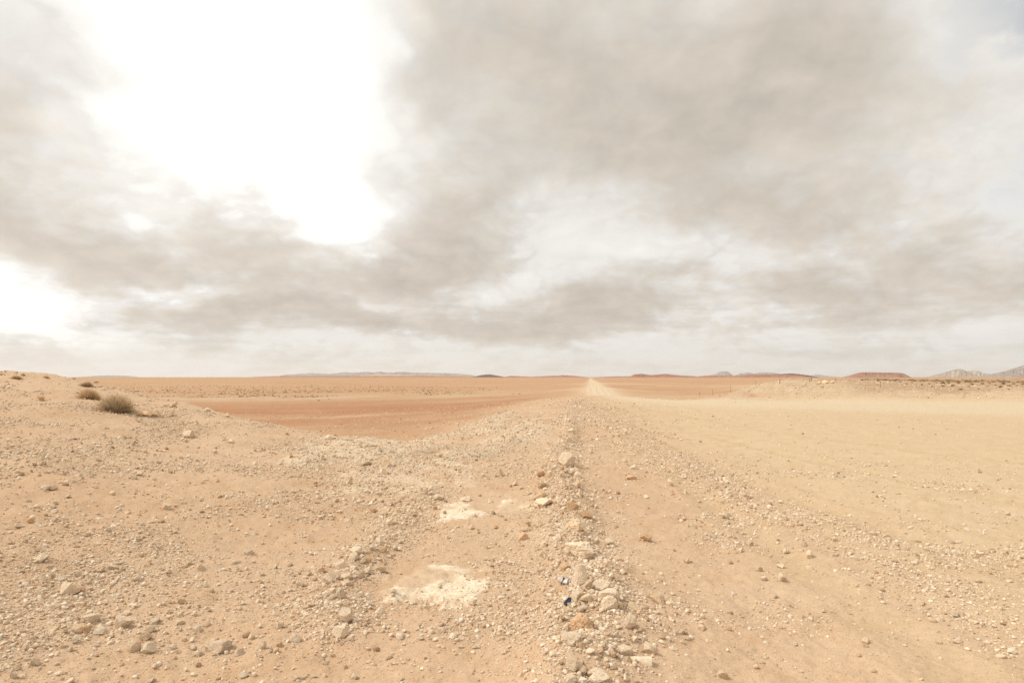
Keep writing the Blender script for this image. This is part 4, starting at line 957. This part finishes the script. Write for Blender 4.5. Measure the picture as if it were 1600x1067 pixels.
# scrub too far to count
def scrub(name, label, n, x0, x1, y0, y1, keepf, smin, smax, mats=(0, 1, 3)):
    px = RNG.uniform(x0, x1, n); dep = RNG.uniform(y0, y1, n); Y = 3700 / np.maximum(dep, .4) if name != 'far_scrub' else 900 / np.maximum(dep, .4)
    X = (px - CX) / F * Y; k = keepf(X, Y); X, Y = X[k], Y[k]; Z = hfast(X, Y)
    s_ = RNG.uniform(smin, smax, len(X)); sc_ = np.stack([s_, s_, s_ * RNG.uniform(.45, .8, len(X))], -1)
    ms = [mesh_of('clump', *blades(40, 1, 1, .16, 90 + j, .25, 1), mt, False) for j, mt in enumerate(('brown_brush', 'twig', 'olive') if name != 'far_scrub' else ('brown_brush', 'heath_brush', 'heath_brush'))]
    scatter(name, label, np.stack([X, Y, Z - .03], -1), np.stack([0 * X, 0 * X, RNG.uniform(0, 6.28, len(X))], -1), sc_, ms)
scrub('scrub', 'scattered dark scrub dotting the red plain', 5200, 100, 790, 9, 31, lambda X, Y: (RNG.random(len(X)) < sstep(-.01, -.16, X / Y + .03 * fbm(Y * .06, X * .01, 2, 93))) & (fbm(X * .02, Y * .03, 3, 69) > -.12) & (np.abs(np.log(Y / 190)) < .45 + .2 * fbm(X * .05, Y * .05, 2, 90)), .2, .5)
scrub('scrub_tufts', 'sparse dark tufts on the floor of the red hollow', 900, 150, 860, 30, 95, lambda X, Y: (hfast(X, Y) < -.55) & (RNG.random(len(X)) < .5), .05, .16)
scrub('far_scrub', 'dense brown scrub covering the far raised plain', 1500, 1345, 1800, 2.2, 12, lambda X, Y: fbm(X * .03, Y * .03, 3, 91) > -.1, .2, .5)

# ------------------------------------------------------------------ fence posts on the far bank
def post(px, ytop, ybase, label, Y=None, lean=0.0):
    if Y is None: gx, gy, gz = hit(px, ybase, 30, 300)
    else: gy = Y; gx = (px - CX) / F * Y; gz = float(hfast(np.array([gx]), np.array([gy]))[0])
    top = CAM_H - (ytop - HY) / F * gy; hh = top - gz; r = max(.022, .0005 * gy * .5) * (1.7 if 'thick' in label else 1.0)
    n = 7; V = []; Fc = []
    lv = (-.25, 0, hh * .5, hh - .02, hh)
    for li, z in enumerate(lv):
        rr = r * (1.12, 1.08, 1.0, .95, .7)[li]
        for q_ in range(n): a = q_ / n * 2 * math.pi; V.append((rr * math.cos(a) + lean * z + .01 * math.sin(z * 5), rr * math.sin(a), z))
    for li in range(len(lv) - 1):
        for q_ in range(n): Fc.append((li * n + q_, li * n + (q_ + 1) % n, (li + 1) * n + (q_ + 1) % n, (li + 1) * n + q_))
    Fc.append(tuple(range((len(lv) - 1) * n, len(lv) * n)))
    o = bpy.data.objects.new('fence_post', mesh_of('fence_post', V, Fc, 'wood_post', False)); C.objects.link(o); o.location = (gx, gy, gz)
    o['label'] = label; o['category'] = 'post'; o['group'] = 'fence posts along the far bank'
post(1267.5, 588, 595, 'thick dark fence post standing on the far bank crest', None, .02)
post(1265, 591, 595.5, 'short stake leaning beside the thick dark fence post', None, -.10)
post(1375.4, 595.5, 605.5, 'thin fence post between shrubs right of the pale rocks', None, .01)
post(1218.5, 592, 599.5, 'thin fence post left of the thick dark one', None, .0)
post(1180.7, 595, 0, 'fence post rising behind the left end of the bank', 80, .01)
post(1141.5, 601.5, 0, 'faint fence post on the red plain left of the bank', 92, .0)
post(1113.5, 607, 0, 'faint fence post farther left where the bank runs out', 88, .0)
post(1093, 611, 0, 'faint low fence post near the road edge, last on the left', 84, .02)

# ------------------------------------------------------------------ litter
def can():
    gx, gy, gz = hit(882, 911); L_, R_ = .095, .026
    t = empty('crushed_can', (gx, gy, gz), 'crushed white can with dark print lying against the ridge', 'can')
    def tube(u0, u1, k, mat, name, nu=18, cap=False):
        V = []; Fc = []; n = 24
        for i in range(nu + 1):
            u = u0 + (u1 - u0) * i / nu; den = 1 - .42 * math.exp(-((u - .55) / .16) ** 2); neck = .86 if (u < .04 or u > .96) else 1
            for q_ in range(n):
                a = q_ / n * 2 * math.pi; r = R_ * k * neck
                V.append(((u - .5) * L_ + .004 * math.sin(a * 2 + u * 9), r * math.cos(a) * (1.05 + .15 * (1 - den)), r * math.sin(a) * den * (.9 + .12 * math.sin(a * 3 + u * 14)) + R_ * .8))
        for i in range(nu):
            for q_ in range(n): Fc.append((i * n + q_, i * n + (q_ + 1) % n, (i + 1) * n + (q_ + 1) % n, (i + 1) * n + q_))
        if cap: Fc.append(tuple(range(n))[::-1]); Fc.append(tuple(range(nu * n, nu * n + n)))
        return part(name, mesh_of(name, V, Fc, mat), t)
    tube(0, 1, 1.0, 'can_metal', 'body', 24, True)
    tube(.36, .46, 1.012, 'can_print', 'printed_band', 5)
    tube(.84, .92, 1.012, 'can_print', 'printed_band', 4)
    t.rotation_euler = (.2, .12, math.radians(-28))
can()
def scrap():
    gx, gy, gz = hit(887, 942)
    bm = bmesh.new(); pr = [(-.062, -.012), (-.035, -.021), (-.01, -.012), (.03, -.014), (.055, .004), (.05, .02), (.02, .014), (-.012, .018), (-.04, .013)]
    top = [bm.verts.new((x, y, .014 + .010 * math.sin(x * 60) + .012 * (y > 0))) for x, y in pr]; bot = [bm.verts.new((x, y, .006 + .010 * math.sin(x * 60) + .012 * (y > 0))) for x, y in pr]
    bm.faces.new(top); bm.faces.new(bot[::-1])
    for i in range(len(pr)): j = (i + 1) % len(pr); bm.faces.new((top[i], bot[i], bot[j], top[j]))
    me = bpy.data.meshes.new('plastic_scrap'); bm.to_mesh(me); bm.free(); me.materials.append(MAT['plastic_blue'])
    o = bpy.data.objects.new('plastic_scrap', me); C.objects.link(o); o.location = (gx, gy, gz + .002); o.rotation_euler = (.15, -.1, math.radians(48)); o.scale = (.85, .8, .8)
    o['label'] = 'torn dark blue plastic scrap on the sand left of the ridge'; o['category'] = 'litter'
scrap()
def tube_litter():
    gx, gy, gz = hit(1001, 1033); V = []; Fc = []; n = 28; L_ = .125
    prof = [(-.5, .020), (-.44, .026), (-.3, .030), (0, .033), (.3, .036), (.44, .039), (.5, .040), (.5, .036), (.30, .033), (.0, .030)]
    for u, r in prof:
        for q_ in range(n): a = q_ / n * 2 * math.pi; V.append((u * L_, r * math.cos(a), r * math.sin(a) * (.92 + .05 * math.sin(2 * a))))
    for i in range(len(prof) - 1):
        for q_ in range(n): Fc.append((i * n + q_, i * n + (q_ + 1) % n, (i + 1) * n + (q_ + 1) % n, (i + 1) * n + q_))
    Fc.append(tuple(range(n)))
    o = bpy.data.objects.new('plastic_tube', mesh_of('plastic_tube', V, Fc, 'plastic_white')); C.objects.link(o)
    o.location = (gx, gy, gz - .004); o.rotation_euler = (0, .06, math.radians(-6))
    o['label'] = 'cream white plastic tube half buried in the sand near bottom'; o['category'] = 'litter'
tube_litter()
